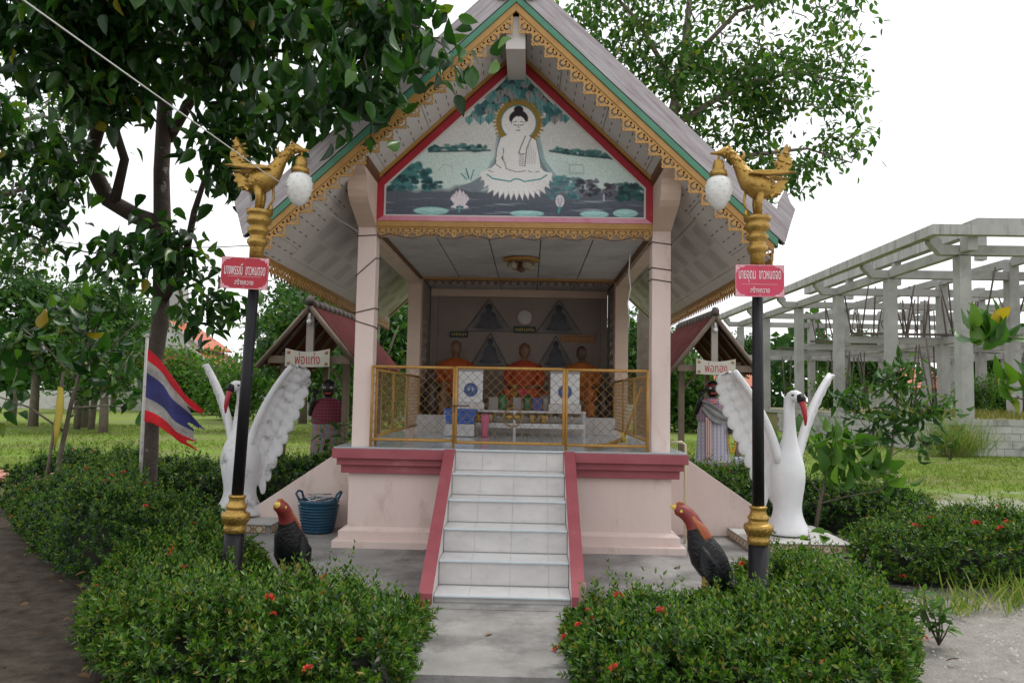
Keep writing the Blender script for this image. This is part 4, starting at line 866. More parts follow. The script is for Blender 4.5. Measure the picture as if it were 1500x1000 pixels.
def plinth(label, x, y, w, d, z0, z1):
    r = thing('tiled_plinth', label, 'plinth', (x, y, z0), 0, 'tile edged bases under the swans')
    b = MB(); b.box(-w, w, -d, d, 0, z1-z0-.012); obj('core', b, M_conc, r)
    b = MB(); b.box(-w-.02, w+.02, -d-.02, d+.02, z1-z0-.012, z1-z0); obj('top_slab', b, mat('pale_cement', (.48, .47, .45), (.40, .39, .37), 3, .85, dirt=(.25, .24, .22), dscale=3, dlo=.55, dhi=.7), r, bevel=.003)
    b = MB(); b.box(-.058, .058, 0, .01, 0, .075); b.mi = 1; b.prism(circ(0, .0375, .03, 8), -.002, .0); b.prism([(-.055, .005), (-.03, .005), (-.055, .03)], -.002, 0); b.prism([(.055, .005), (.03, .005), (.055, .03)], -.002, 0); b.prism([(-.055, .07), (-.03, .07), (-.055, .045)], -.002, 0); b.prism([(.055, .07), (.03, .07), (.055, .045)], -.002, 0)
    tm_ = b.mesh('edge_tile', [mat('ochre_tile', (.30, .20, .10), (.22, .15, .08), 12, .4), mat('cream_tile', (.50, .44, .33), None, 12, .4)])
    n = int(2*w/.12)
    for k in range(n): inst(tm_, 'edge_tile', r, (-w+.06+.12*k+(2*w-.12*n)/2, -d-.012, .004), world=False)
    n = int(2*d/.12)
    for sx in (-1, 1):
        for k in range(n): inst(tm_, 'edge_tile', r, (sx*(w+.012), -d+.06+.12*k, .004), rot=(0, 0, sx*PI/2), world=False)
plinth('pale base with patterned tile edge under the swan by the lamp with pinkish sign', 2.78, 8.05, .47, .52, .07, .165)
plinth('pale base with patterned tile edge under the swan near the flag', -2.90, 8.45, .47, .52, .07, .165)
swan('white swan statue with raised wings and drooping red beak facing the skeleton building', 2.80, 7.98, .166, math.radians(24), 1, M_swan)
swan('grimy white swan statue with raised wings beside the flag and big tree', -2.94, 8.42, .166, math.radians(-24), -1, M_swand, 1.22)
# ------------------------------------------------------------------ rooster statues
M_rb = mat('black_rooster_paint', (.006, .006, .007), (.012, .012, .014), 12, .4, bump=.6, bscale=45, spec=.3, dirt=(.03, .028, .026), dscale=9, dlo=.66, dhi=.8)
M_rh = mat('red_hackle', (.24, .03, .025), (.15, .018, .018), 12, .5); M_ro = mat('orange_hackle', (.36, .13, .015), (.26, .04, .015), 14, .5, bump=.4, bscale=50); M_ry = mat('yellow_beak', (.62, .42, .07), None, 8, .45)
def rooster(label, x, y, z, rz, sc=1.0, lie=None):
    r = thing('rooster_statue', label, 'statue', (x, y, z), rz, 'rooster statues'); r.scale = (sc,)*3
    if lie: r.rotation_euler = lie
    b = MB(); path = [(.24, 0, .08), (.20, 0, .15), (.15, 0, .225), (.10, 0, .30), (.05, 0, .375), (.012, 0, .45), (-.012, 0, .52), (-.03, 0, .575), (-.055, 0, .625), (-.09, 0, .665), (-.125, 0, .69), (-.16, 0, .70), (-.175, 0, .712), (-.215, 0, .722)]
    rad = [.02, .055, .095, .122, .128, .108, .082, .066, .058, .054, .052, .042, .026, .004]
    seg = 18; b.tube(path, rad, seg, up=(0, 1, 0)); nf = len(path)-1; mi = []
    for i in range(nf): mi += [0 if i < 7 else (2 if i < 12 else 3)]*seg
    mi += [0, 3]; b.m = mi
    obj('body', b, [M_rb, M_ro, M_rh, M_ry], r)
    b = MB()
    for k in range(16):   # hackle feathers down the back of the neck
        a = (k-7.5)/7.5*1.25; s_, c_ = math.sin(a), math.cos(a)
        b.tube([(-.075+.050*c_, .052*s_, .655), (-.035+.066*c_, .064*s_, .58), (-.005+.082*c_, .080*s_, .52), (.02+.10*c_, .095*s_, .455)], [.009, .013, .011, .002], 6)
    obj('hackle_feathers', b, M_ro, r)
    for s in (-1, 1):
        b = MB()
        for k in range(7): b.tube([(.0, s*(.105), .45-.024*k), (.09, s*(.128-.004*k), .34-.024*k), (.20, s*.085, .17-.012*k)], [.022, .026, .006], 7)
        obj('wing', b, M_rb, r)
        b = MB(); b.tube([(.06, s*.06, .27), (.04, s*.06, .14), (.05, s*.06, .02)], [.04, .018, .016], 8)
        for a in (-.5, 0, .5, PI): b.tube([(.05, s*.06, .02), (.05-.08*math.cos(a), s*.06+.08*math.sin(a), .01)], [.014, .006], 6)
        obj('leg', b, mat('yellow_leg', (.35, .24, .06), None, 8, .5) if s < 0 else bpy.data.materials['yellow_leg'], r)
        b = MB(); b.ball((-.135, s*.050, .69), .012, .006, .012, 8, 6); obj('eye', b, M_ry, r)
    b = MB()
    for k in range(9): a = (k-4)/4; b.tube([(.15, .03*a, .23), (.23, .06*a, .20-.03*abs(a)), (.28, .08*a, .11), (.29, .09*a, .01)], [.03, .03, .022, .004], 7)
    obj('tail', b, M_rb, r)
    b = MB(); b.prism([(-.09, .73), (-.12, .752), (-.15, .757), (-.17, .742), (-.18, .72), (-.13, .725)], -.012, .012); obj('comb', b, mat('comb_brown', (.30, .10, .03), None, 8, .5) if 'comb_brown' not in bpy.data.materials else bpy.data.materials['comb_brown'], r, bevel=.004)
    return r
rooster('black rooster statue with red and orange neck and raised head near the pinkish signed lamp', 1.44, 5.80, .0, -.12, 1.0)
rooster('black rooster statue with orange neck facing the path beside the lamp near the flag', -1.62, 5.88, .0, PI/2-.25, .96)
rooster('toppled black rooster statue lying behind the hedge at the stair foot', .92, 5.72, .09, 0, .7, lie=(PI/2, .2, .25))
mb = MB(); mb.tube([(.53, 5.35, GZ), (.56, 5.36, .26)], [.02, .022], 7); tag(obj('wooden_peg', mb, mat('grey_wood', (.25, .18, .13), (.18, .13, .1), 12, .8)), 'short grey brown peg standing in the hedge at the stair foot', 'peg')
# ------------------------------------------------------------------ blue basket
BK = thing('plastic_basket', 'blue woven plastic basket full of white cord beside the shrine base', 'basket', (-1.98, 8.06, .072))
M_bk = mat('faded_blue_plastic', (.018, .085, .15), (.014, .065, .115), 8, .5, bump=.4, bscale=40)
mb = MB(); prof = [(.135, 0), (.15, .01), (.165, .12), (.18, .22), (.19, .30), (.205, .31), (.205, .335), (.185, .335), (.17, .22), (.13, .02)]; mb.lathe(prof, 28); obj('basket_body', mb, M_bk, BK)
for k in range(9): mb = MB(); z = .03+.03*k; R_ = .1435+.18*z; mb.tube([((R_+.012)*math.cos(a), (R_+.012)*math.sin(a), z) for a in [2*PI*i/24 for i in range(25)]], .007, 5, caps=False); obj('woven_band', mb, M_bk, BK)
for s in (-1, 1): mb = MB(); mb.tube([(s*.19*math.cos(.4), .19*math.sin(.4)*1, .32), (s*.21, .10, .40), (s*.22, 0, .42), (s*.21, -.10, .40), (s*.19*math.cos(.4), -.19*math.sin(.4), .32)], .012, 7); obj('handle', mb, M_bk, BK)
mb = MB(); rr = random.Random(5); mb.tube([(rr.uniform(-.13, .13), rr.uniform(-.13, .13), .30+rr.uniform(0, .09)) for _ in range(26)], .006, 5); tag(obj('cord_coil', mb, M_wcable, loc=(-1.98, 8.06, .072)), 'tangled white cord lying in the blue basket', 'cord')
# ------------------------------------------------------------------ flag
M_pole = mat('white_flag_pole', (.55, .53, .50), (.42, .40, .38), 12, .5, dirt=(.2, .18, .16), dscale=8, dlo=.55, dhi=.7)
FP = thing('flag_pole', 'thin white pole carrying a tattered striped flag before the big tree', 'flag pole', (-4.19, 8.72, GZ))
mb = MB(); mb.tube([(0, 0, 0), (0, 0, 2.22)], [.022, .018], 10); obj('pole', mb, M_pole, FP); mb = MB(); mb.ball((0, 0, 2.235), .026, seg=10, rings=6); obj('pole_cap', mb, M_pole, FP)
NX, NY = 60, 36; pf = Paint(0, 1, 0, 1, NX*2, NY*2, (172, 166, 160))
pf.poly([(-.1, -.1), (1.1, -.1), (1.1, .165), (-.1, .165)], (205, 30, 42)); pf.poly([(-.1, .835), (1.1, .835), (1.1, 1.1), (-.1, 1.1)], (212, 28, 40)); pf.poly([(-.1, .33), (1.1, .33), (1.1, .667), (-.1, .667)], (58, 58, 116)); pf.grain(.05)
pf.c *= (.9+.1*np.sin(pf.X*9+pf.Y*4)*np.sin(pf.Y*13))[..., None]
def fpos(X, Y):
    """hangs from the pole, top edge sagging steeply"""
    droop = .62*X+.12*X*X; z = 1.97-Y*(.83-.50*X+.20*X*X)-droop; x = -4.165+.72*X*(1-.10*np.sin(3*X)); y = 8.70+.07*np.sin(7*X+2*Y)*X+.045*np.sin(14*X-5*Y)*X
    return np.stack([x, y, z+.02*np.sin(9*X)*X], 1)
def fkeep(X, Y): return ~((X > .86+.10*np.sin(Y*19)+.03*np.sin(Y*53)) | ((X > .80) & (Y > .55) & (Y < .84) & (X > .80+.25*(Y-.7)**2*10)))
me = pf.mesh('flag', fpos, M_paint, fkeep); o = tag(inst(me, 'flag', None, (0, 0, 0), world=False), 'tattered red, white and blue striped flag drooping from the white pole', 'flag'); sm_ = o.modifiers.new('thick', 'SOLIDIFY'); sm_.thickness = .002
# ------------------------------------------------------------------ ground
def ground_mat():
    m = bpy.data.materials.new('lawn_and_sand'); m.use_nodes = True; n = m.node_tree; p = n.nodes['Principled BSDF']; Lk = n.links.new
    g = n.nodes.new('ShaderNodeNewGeometry'); sx = n.nodes.new('ShaderNodeSeparateXYZ'); Lk(g.outputs['Position'], sx.inputs[0])
    def noise(sc, det=6, ro=.6):
        z = n.nodes.new('ShaderNodeTexNoise'); z.inputs['Scale'].default_value = sc; z.inputs['Detail'].default_value = det; z.inputs['Roughness'].default_value = ro; Lk(g.outputs['Position'], z.inputs['Vector']); return z.outputs['Fac']
    def ramp(src, a, b, ca, cb):
        r = n.nodes.new('ShaderNodeValToRGB'); r.color_ramp.elements[0].position = a; r.color_ramp.elements[1].position = b; r.color_ramp.elements[0].color = ca+(1,); r.color_ramp.elements[1].color = cb+(1,); Lk(src, r.inputs['Fac']); return r.outputs['Color']
    def math_(op, a, b):
        k = n.nodes.new('ShaderNodeMath'); k.operation = op; k.use_clamp = False
        for i, v in enumerate((a, b)):
            if isinstance(v, (int, float)): k.inputs[i].default_value = v
            else: Lk(v, k.inputs[i])
        return k.outputs[0]
    def mixc(f, a, b):
        k = n.nodes.new('ShaderNodeMix'); k.data_type = 'RGBA'; k.clamp_factor = True; Lk(f, k.inputs['Factor']); Lk(a, k.inputs['A']); Lk(b, k.inputs['B']); return k.outputs['Result']
    grass = ramp(noise(1.1, 8, .7), .3, .72, (.13, .22, .03), (.22, .30, .06))
    dry = ramp(noise(7, 6, .7), .3, .7, (.26, .22, .13), (.16, .19, .06))
    grass = mixc(ramp(noise(.45, 6, .65), .44, .62, (0, 0, 0), (1, 1, 1)), grass, dry)
    sand = ramp(noise(9, 8, .75), .25, .75, (.36, .335, .30), (.60, .57, .53)); sand = mixc(ramp(noise(75, 4, .8), .52, .66, (0, 0, 0), (.75, .75, .75)), sand, ramp(noise(3), .3, .7, (.20, .18, .155), (.34, .31, .28))); sand = mixc(ramp(noise(2.2, 7, .75), .56, .70, (0, 0, 0), (.7, .7, .7)), sand, ramp(noise(20), .3, .7, (.17, .16, .10), (.26, .24, .17)))
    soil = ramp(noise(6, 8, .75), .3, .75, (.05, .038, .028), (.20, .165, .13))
    # soil to the left, its brown darkened for the big tree's shade, pale sand to the right, lawn from a few metres behind
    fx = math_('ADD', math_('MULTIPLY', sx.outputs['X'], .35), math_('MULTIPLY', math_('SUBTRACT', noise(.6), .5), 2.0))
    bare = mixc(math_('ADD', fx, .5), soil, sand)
    fy = math_('ADD', math_('MULTIPLY', math_('SUBTRACT', sx.outputs['Y'], 11.6), .38), math_('MULTIPLY', math_('SUBTRACT', noise(.8, 8, .7), .5), 5.0))
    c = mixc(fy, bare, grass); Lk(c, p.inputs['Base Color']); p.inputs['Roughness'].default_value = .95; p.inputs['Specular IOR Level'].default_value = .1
    b = n.nodes.new('ShaderNodeBump'); b.inputs['Strength'].default_value = .9; b.inputs['Distance'].default_value = .045; Lk(noise(34, 8, .8), b.inputs['Height']); Lk(b.outputs['Normal'], p.inputs['Normal'])
    return m
rg = np.random.default_rng(11)
def axis(a, b, near, step):
    v = [a]; 
    while v[-1] < b: d = abs(v[-1]-near); v.append(v[-1]+step*(1+d*.25))
    return np.array(v)
gx, gy = axis(-400, 400, 0, .35), axis(-60, 700, 7, .3)
GX, GY = np.meshgrid(gx, gy); GZ_ = GZ+.02*np.sin(GX*1.3+GY*.7)*np.sin(GY*.9)+.012*np.sin(GX*3.7)*np.sin(GY*3.1+GX)
GZ_ = np.where((np.abs(GX) < 4.2) & (GY > 4) & (GY < 13.6), GZ-.03, GZ_)
idx = np.arange(GX.size).reshape(GX.shape); F = np.stack([idx[:-1, :-1], idx[:-1, 1:], idx[1:, 1:], idx[1:, :-1]], -1).reshape(-1, 4)
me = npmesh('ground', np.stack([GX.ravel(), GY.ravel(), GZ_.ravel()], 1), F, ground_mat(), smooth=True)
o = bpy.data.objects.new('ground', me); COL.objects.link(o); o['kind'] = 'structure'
# ------------------------------------------------------------------ leaves
T_S = (np.array([(0, 0, 0), (.42, .5, .07), (1, 0, -.04), (.42, -.5, .07)]), np.array([(0, 1, 2), (0, 2, 3)]))
def _big(curl, fold=.17):
    t = [0, .14, .34, .58, .8, 1]; w = [0, .33, .5, .44, .23, 0]; V = []; 
    for a, b in zip(t, w): V += [(a, b, fold*b*2-curl*a*a+.07*fold*math.sin(a*19)), (a, 0, -curl*a*a), (a, -b, fold*b*2-curl*a*a-.07*fold*math.sin(a*17))]
    Fc = []
    for i in range(5):
        for j in range(2): a = i*3+j; Fc += [(a, a+1, a+4), (a, a+4, a+3)]
    return np.array(V), np.array(Fc)
T_B, T_B2 = _big(.22), _big(.42)
T_M = (np.array([(0, 0, 0), (.3, .42, .06), (.68, .36, .0), (1, 0, -.16), (.68, -.36, .0), (.3, -.42, .06), (.45, 0, -.03)]), np.array([(0, 1, 6), (1, 2, 6), (2, 3, 6), (3, 4, 6), (4, 5, 6), (5, 0, 6)]))
def nrm(a): return a/np.maximum(np.linalg.norm(a, axis=-1, keepdims=True), 1e-9)
def leaves(P, D, N, Lg, Wd, tpl):
    """arrays of leaf geometry"""
    D = nrm(D); S_ = nrm(np.cross(D, N)); N = np.cross(S_, D); V, Fc = tpl; n = len(P)
    out = P[:, None, :]+D[:, None, :]*(V[None, :, 0, None]*Lg[:, None, None])+S_[:, None, :]*(V[None, :, 1, None]*Wd[:, None, None])+N[:, None, :]*(V[None, :, 2, None]*Lg[:, None, None])
    return out.reshape(-1, 3), (Fc[None]+(np.arange(n)*len(V))[:, None, None]).reshape(-1, 3)
def cat(parts):
    Vs, Fs, o = [], [], 0
    for V, Fc in parts: Vs.append(V); Fs.append(Fc+o); o += len(V)
    return np.concatenate(Vs), np.concatenate(Fs)
def rdir(n, g): return nrm(g.normal(size=(n, 3)))
M_hedge = leafmat('hedge_leaf', [((.010, .034, .005), 0), ((.022, .068, .008), .3), ((.042, .115, .011), .62), ((.085, .18, .018), .9), ((.20, .16, .03), .985)], .38, .25)
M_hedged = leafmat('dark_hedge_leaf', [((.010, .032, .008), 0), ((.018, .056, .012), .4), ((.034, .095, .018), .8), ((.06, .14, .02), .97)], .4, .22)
M_tip = leafmat('young_hedge_leaf', [((.03, .095, .008), 0), ((.065, .155, .012), .5), ((.14, .235, .024), .9), ((.26, .20, .04), .99)], .38, .32)
M_core = mat('hedge_dark_filler', (.020, .022, .012), (.012, .016, .008), 9, .95)
M_stem = mat('twig_bark', (.10, .075, .05), (.06, .045, .032), 20, .9)
M_ixora = mat('ixora_petals', (.62, .06, .025), (.50, .035, .02), 30, .6)
# flower head: one mesh
g_ = np.random.default_rng(2); n = 34; d_ = nrm(g_.normal(size=(n, 3))*[1, 1, .6]+[0, 0, .7]); V, Fc = leaves(d_*.016, d_, rdir(n, g_), np.full(n, .016), np.full(n, .012), T_S)
ixora_me = npmesh('ixora_head', V, Fc, M_ixora)
def inpoly(x, y, P):
    ins = np.zeros(x.shape, bool)
    for i in range(len(P)):
        (x1, y1), (x2, y2) = P[i], P[(i+1) % len(P)]
        if y1 != y2: ins ^= ((y1 > y) != (y2 > y)) & (x < (x2-x1)*(y-y1)/(y2-y1)+x1)
    return ins
def edist(x, y, P):
    D = np.full(x.shape, 1e9); 
    for i in range(len(P)):
        (x1, y1), (x2, y2) = P[i], P[(i+1) % len(P)]; dx, dy = x2-x1, y2-y1; t = np.clip(((x-x1)*dx+(y-y1)*dy)/(dx*dx+dy*dy), 0, 1); D = np.minimum(D, np.hypot(x-x1-t*dx, y-y1-t*dy))
    return D
def hedge(label, P, hf, dens, seed, m=M_hedge, LL=.045, flowers=20, shoots=.20, nl=7):
    g = np.random.default_rng(seed); P = [tuple(p) for p in P]; A = np.array(P); c = A.mean(0)
    r = thing('ixora_hedge', label, 'hedge', (c[0], c[1], GZ), 0, 'hedges round the shrine')
    (x0, y0), (x1, y1) = A.min(0), A.max(0); n = int((x1-x0)*(y1-y0)*dens)
    x = g.uniform(x0, x1, n); y = g.uniform(y0, y1, n); k = inpoly(x, y, P); x, y = x[k], y[k]; e = edist(x, y, P)
    hh = np.array([hf(a, b) for a, b in zip(x, y)])
    z = hh*(1-.34*np.exp(-e/.10))+.04*np.sin(x*7+y*3)+.04*np.sin(y*9-x*4)+.03*np.sin(x*17+y*13)
    z = z+.05*np.sin(x*2.3+1.7*np.sin(y*1.9))*np.sin(y*2.9+x)
    tops = np.stack([x, y, GZ+z], 1); k2 = g.uniform(0, 1, len(tops)) < .55; low_ = tops[k2].copy(); low_[:, 2] -= g.uniform(.06, .14, len(low_)); tops = np.concatenate([tops, low_])
    per = [math.dist(P[i], P[(i+1) % len(P)]) for i in range(len(P))]; ns = int(sum(per)*.5*dens*.8)
    i_ = g.choice(len(P), ns, p=np.array(per)/sum(per)); t = g.uniform(0, 1, ns); a = A[i_]; b = A[(i_+1) % len(P)]; q = a+(b-a)*t[:, None]
    ar = sum(P[i][0]*P[(i+1) % len(P)][1]-P[(i+1) % len(P)][0]*P[i][1] for i in range(len(P))); nv = nrm(np.stack([(b-a)[:, 1], -(b-a)[:, 0]], 1))*(1 if ar > 0 else -1)
    hs = np.array([hf(u, v) for u, v in q]); zf = g.uniform(.06, .92, ns); bulge = .10*np.sin(PI*np.clip(zf, 0, 1))
    q = q+nv*(bulge[:, None]-.04+g.normal(0, .03, (ns, 1)))
    sides = np.concatenate([q, (GZ+hs*zf)[:, None]], 1)
    up = np.array([0, 0, 1.]); dt = nrm(up+g.normal(0, .42, (len(tops), 3))); ds = nrm(np.concatenate([nv, np.zeros((ns, 1))], 1)*.9+up*.75+g.normal(0, .35, (ns, 3)))
    B = np.concatenate([tops, sides]); D = np.concatenate([dt, ds]); n = len(B)
    Ls = g.uniform(.05, .11, n); sh = (np.arange(n) < len(tops)) & (g.uniform(0, 1, n) < shoots); Ls[sh] = g.uniform(.12, .30, sh.sum())*np.where(g.uniform(0, 1, sh.sum()) < .25, 1.15, .8); D[sh] = nrm(up+g.normal(0, .14, (sh.sum(), 3)))
    parts = []; mis = []
    side = nrm(np.cross(D, rdir(n, g))); oth = np.cross(D, side)
    for j in range(nl):
        f = (j+.3)/nl
        for s in (1, -1):
            ax = side if j % 2 == 0 else oth; dd = nrm(ax*s*(1.05-.55*f)+D*(.45+.5*f)+g.normal(0, .18, (n, 3)))
            l_ = LL*g.uniform(.7, 1.25, n)*(1.1-.35*f); parts.append(leaves(B+D*(Ls*f)[:, None], dd, D+g.normal(0, .3, (n, 3)), l_, l_*.40, T_S)); mis.append(np.full(2*n, 1 if j >= nl-2 else 0))
    V, Fc = cat(parts); o = obj('foliage', npmesh('hedge_foliage', V-np.array([c[0], c[1], GZ]), Fc, [m, M_tip], mi=np.concatenate(mis)), None, r); o['kind'] = 'stuff'
    # added filler inside: a slightly smaller dark body that blocks the view through
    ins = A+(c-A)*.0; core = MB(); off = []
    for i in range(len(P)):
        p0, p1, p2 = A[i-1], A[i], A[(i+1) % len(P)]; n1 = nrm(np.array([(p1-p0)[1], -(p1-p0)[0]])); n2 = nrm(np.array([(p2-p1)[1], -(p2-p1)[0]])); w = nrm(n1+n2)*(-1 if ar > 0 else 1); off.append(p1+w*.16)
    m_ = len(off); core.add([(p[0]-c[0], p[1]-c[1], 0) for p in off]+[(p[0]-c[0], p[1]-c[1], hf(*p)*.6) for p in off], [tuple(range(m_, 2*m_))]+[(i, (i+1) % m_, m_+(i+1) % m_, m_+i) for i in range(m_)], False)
    obj('dark_filler', core, M_core, r)
    for k in range(flowers):
        if k % 3: j = g.integers(len(tops)); p = tops[j]+[0, 0, .09]
        else: j = g.integers(ns); p = sides[j]+np.array([nv[j][0], nv[j][1], .5])*.07
        for _ in range(1+(k % 4 == 0)): inst(ixora_me, 'flower_head', r, p+g.normal(0, .03, 3)*(k % 4 == 0), rot=(g.uniform(-.5, .5), g.uniform(-.5, .5), 0), scale=(g.uniform(.6, 1.35),)*3)
    return r
hedge('clipped ixora hedge around the lamp with the red sign, beside the path', [(-.57, 4.05), (-1.70, 4.0), (-2.3, 4.6), (-2.75, 5.5), (-3.0, 6.3), (-2.2, 6.5), (-2.0, 6.2), (-1.78, 5.72), (-1.2, 5.40), (-.60, 5.36)],
      lambda x, y: float(np.interp(y, [4.0, 4.6, 5.1, 5.5, 6.2], [.36, .33, .25, .24, .36]))+(.08 if x < -2.05 else 0), 600, 21, flowers=26, shoots=.30)
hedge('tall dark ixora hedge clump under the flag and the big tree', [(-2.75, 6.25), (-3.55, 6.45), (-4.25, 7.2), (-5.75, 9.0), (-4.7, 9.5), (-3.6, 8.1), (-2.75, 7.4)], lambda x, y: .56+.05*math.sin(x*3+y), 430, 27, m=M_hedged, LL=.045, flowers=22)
hedge('clipped ixora hedge around the lamp with the pinkish sign at the stair foot', [(.56, 4.08), (2.0, 4.12), (2.42, 4.9), (2.72, 5.6), (2.70, 6.5), (2.55, 6.95), (2.1, 6.9), (1.98, 6.2), (1.35, 5.60), (.58, 5.36)],
      lambda x, y: float(np.interp(y, [4.0, 4.6, 5.1, 5.6, 6.3, 7.0], [.34, .30, .22, .22, .24, .14]))+(.07 if x > 2.05 else 0), 680, 22, flowers=26, shoots=.30)
hedge('separate ixora hedge block beside the sandy path and little weed', [(3.30, 7.25), (4.0, 6.95), (6.5, 7.15), (6.7, 8.5), (4.2, 8.5), (3.5, 8.0)], lambda x, y: .44+.03*math.sin(x*3), 420, 23, flowers=26)
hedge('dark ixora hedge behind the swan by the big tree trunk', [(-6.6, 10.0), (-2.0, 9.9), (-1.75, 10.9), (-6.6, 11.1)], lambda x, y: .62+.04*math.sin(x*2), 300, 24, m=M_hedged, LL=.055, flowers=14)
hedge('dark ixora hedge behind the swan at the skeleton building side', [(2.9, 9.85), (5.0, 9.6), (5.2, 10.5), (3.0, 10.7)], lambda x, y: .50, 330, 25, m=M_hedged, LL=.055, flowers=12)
hedge('ixora hedge full of orange red flowers before the hut with the garlanded statue', [(1.9, 11.2), (3.7, 11.0), (3.8, 11.9), (2.0, 12.0)], lambda x, y: .60, 330, 26, LL=.055, flowers=44)
# ------------------------------------------------------------------ trees
M_bark = mat('mottled_bark', (.045, .033, .026), (.085, .068, .056), 5, .95, bump=.8, bscale=30, dirt=(.30, .29, .27), dscale=6, dlo=.60, dhi=.68)
M_barkl = mat('pale_bark', (.20, .17, .135), (.13, .105, .08), 6, .95, bump=.6, bscale=30)
M_leafbig = leafmat('large_glossy_leaf', [((.008, .034, .008), 0), ((.016, .062, .012), .4), ((.036, .115, .016), .8), ((.085, .19, .022), .98), ((.30, .20, .02), 1.0)], .33, .30, .5)
M_leafmid = leafmat('tree_leaf', [((.016, .055, .012), 0), ((.03, .095, .018), .45), ((.06, .15, .028), .85), ((.13, .19, .03), .98)], .45, .36)
M_leafair = leafmat('airy_tree_leaf', [((.022, .070, .016), 0), ((.045, .12, .024), .45), ((.085, .18, .035), .85), ((.16, .21, .04), .98)], .45, .48)
M_leaffar = leafmat('far_leaf', [((.018, .055, .016), 0), ((.035, .095, .024), .5), ((.07, .15, .035), .95)], .6, .3, .2)
M_leaflit = leafmat('bright_leaf', [((.035, .095, .014), 0), ((.06, .15, .022), .5), ((.11, .21, .035), .95)], .5, .4, .3)
def wob(a, b, n, g, k):
    a, b = np.array(a), np.array(b); L_ = np.linalg.norm(b-a); pts = [a+(b-a)*t for t in np.linspace(0, 1, n)]
    return [pts[0]]+[p+g.normal(0, k*L_, 3) for p in pts[1:-1]]+[pts[-1]]
def tree(label, name, base, trunk, limbs, blobs, seed, bark, lm, Lg, per, droop=.6, group=None, cat_='tree', tpl=T_M, cl=.34, singles=0, twigr=.012, wr=.52):
    """trunk: [(point, radius)], limbs: list of such; blobs: (centre, radii, n clusters); leaves sit on twigs that hang from the nearest limb"""
    g = np.random.default_rng(seed); base = np.array(base, float)
    r = thing(name, label, cat_, tuple(base), 0, group)
    b = MB(); nodes = []
    for pl in [trunk]+limbs:
        b.tube([np.array(p)-base for p, _ in pl], [q for _, q in pl], 10)
        for (p, q), (p2, q2) in zip(pl[:-1], pl[1:]):
            for t in (0, .33, .66, 1): nodes.append((np.array(p)*(1-t)+np.array(p2)*t, q*(1-t)+q2*t))
    o = obj('trunk', b, bark, r); 
    NP = np.array([n_[0] for n_ in nodes]); parts = []; tw = MB(); info = []
    for c, rad, n in blobs:
        for _ in range(n):
            d = g.normal(size=3); d /= np.linalg.norm(d); q = np.array(c)+d*np.array(rad)*g.uniform(.25, 1)**.6
            dist = np.linalg.norm((NP-q)*np.array([1, 1, 1.2]), axis=1)+np.where(NP[:, 2] > q[2]+.4, .8, 0); j = int(np.argmin(dist)); s = NP[j]
            pts = wob(s, q, 4, g, .07); tw.tube([p-base for p in pts], [min(nodes[j][1]*.5, twigr*2), twigr*1.3, twigr, twigr*.5], 5, caps=False)
            NP = np.concatenate([NP, [pts[2], pts[3]]]); nodes += [(pts[2], twigr*1.6), (pts[3], twigr)]
            m = max(2, int(per*g.uniform(.6, 1.4))); dv = nrm(np.array(q)-s)
            at = q+g.normal(0, cl, (m, 3))*np.array([1, 1, .8]); dr = nrm(g.normal(size=(m, 3))*.8+dv*.5+np.array([0, 0, -droop]))
            l_ = Lg*g.uniform(.65, 1.2, m); nn = g.normal(0, .5, (m, 3))+np.array([0, 0, 1.])
            info.append((at, dr, nn, l_))
    obj('twigs', tw, bark, r)['kind'] = 'stuff'
    at, dr, nn, l_ = [np.concatenate(x) for x in zip(*info)]
    keep = np.ones(len(at), bool)
    if singles:   # the largest leaves are objects of their own
        dcam = np.linalg.norm(at-np.array([.169, 0, 1.52]), axis=1); sc = l_/dcam; vis = (np.abs((at[:, 0]-.17)/at[:, 1]) < .68) & ((at[:, 2]-1.52)/at[:, 1] < .53)
        order = np.argsort(-np.where(vis, sc, 0))[:singles]; keep[order] = False
        Vt, Ft = tpl; lme = npmesh('leaf', np.array(Vt)*[1, wr, 1], Ft, lm, smooth=True)
        for j in order:
            D = Vector(dr[j]).normalized(); S_ = D.cross(Vector(nn[j])).normalized(); N = S_.cross(D)
            q = Matrix((D, S_, N)).transposed().to_quaternion(); lf = bpy.data.objects.new('leaf', lme); COL.objects.link(lf); lf.parent = r; lf.location = Vector(at[j]-base); lf.rotation_mode = 'QUATERNION'; lf.rotation_quaternion = q; lf.scale = (l_[j],)*3
    if keep.any():
        V, Fc = leaves(at[keep], dr[keep], nn[keep], l_[keep], l_[keep]*wr, tpl); o = obj('crown', npmesh('crown', V-base, Fc, lm, smooth=True), None, r); o['kind'] = 'stuff'
    return r
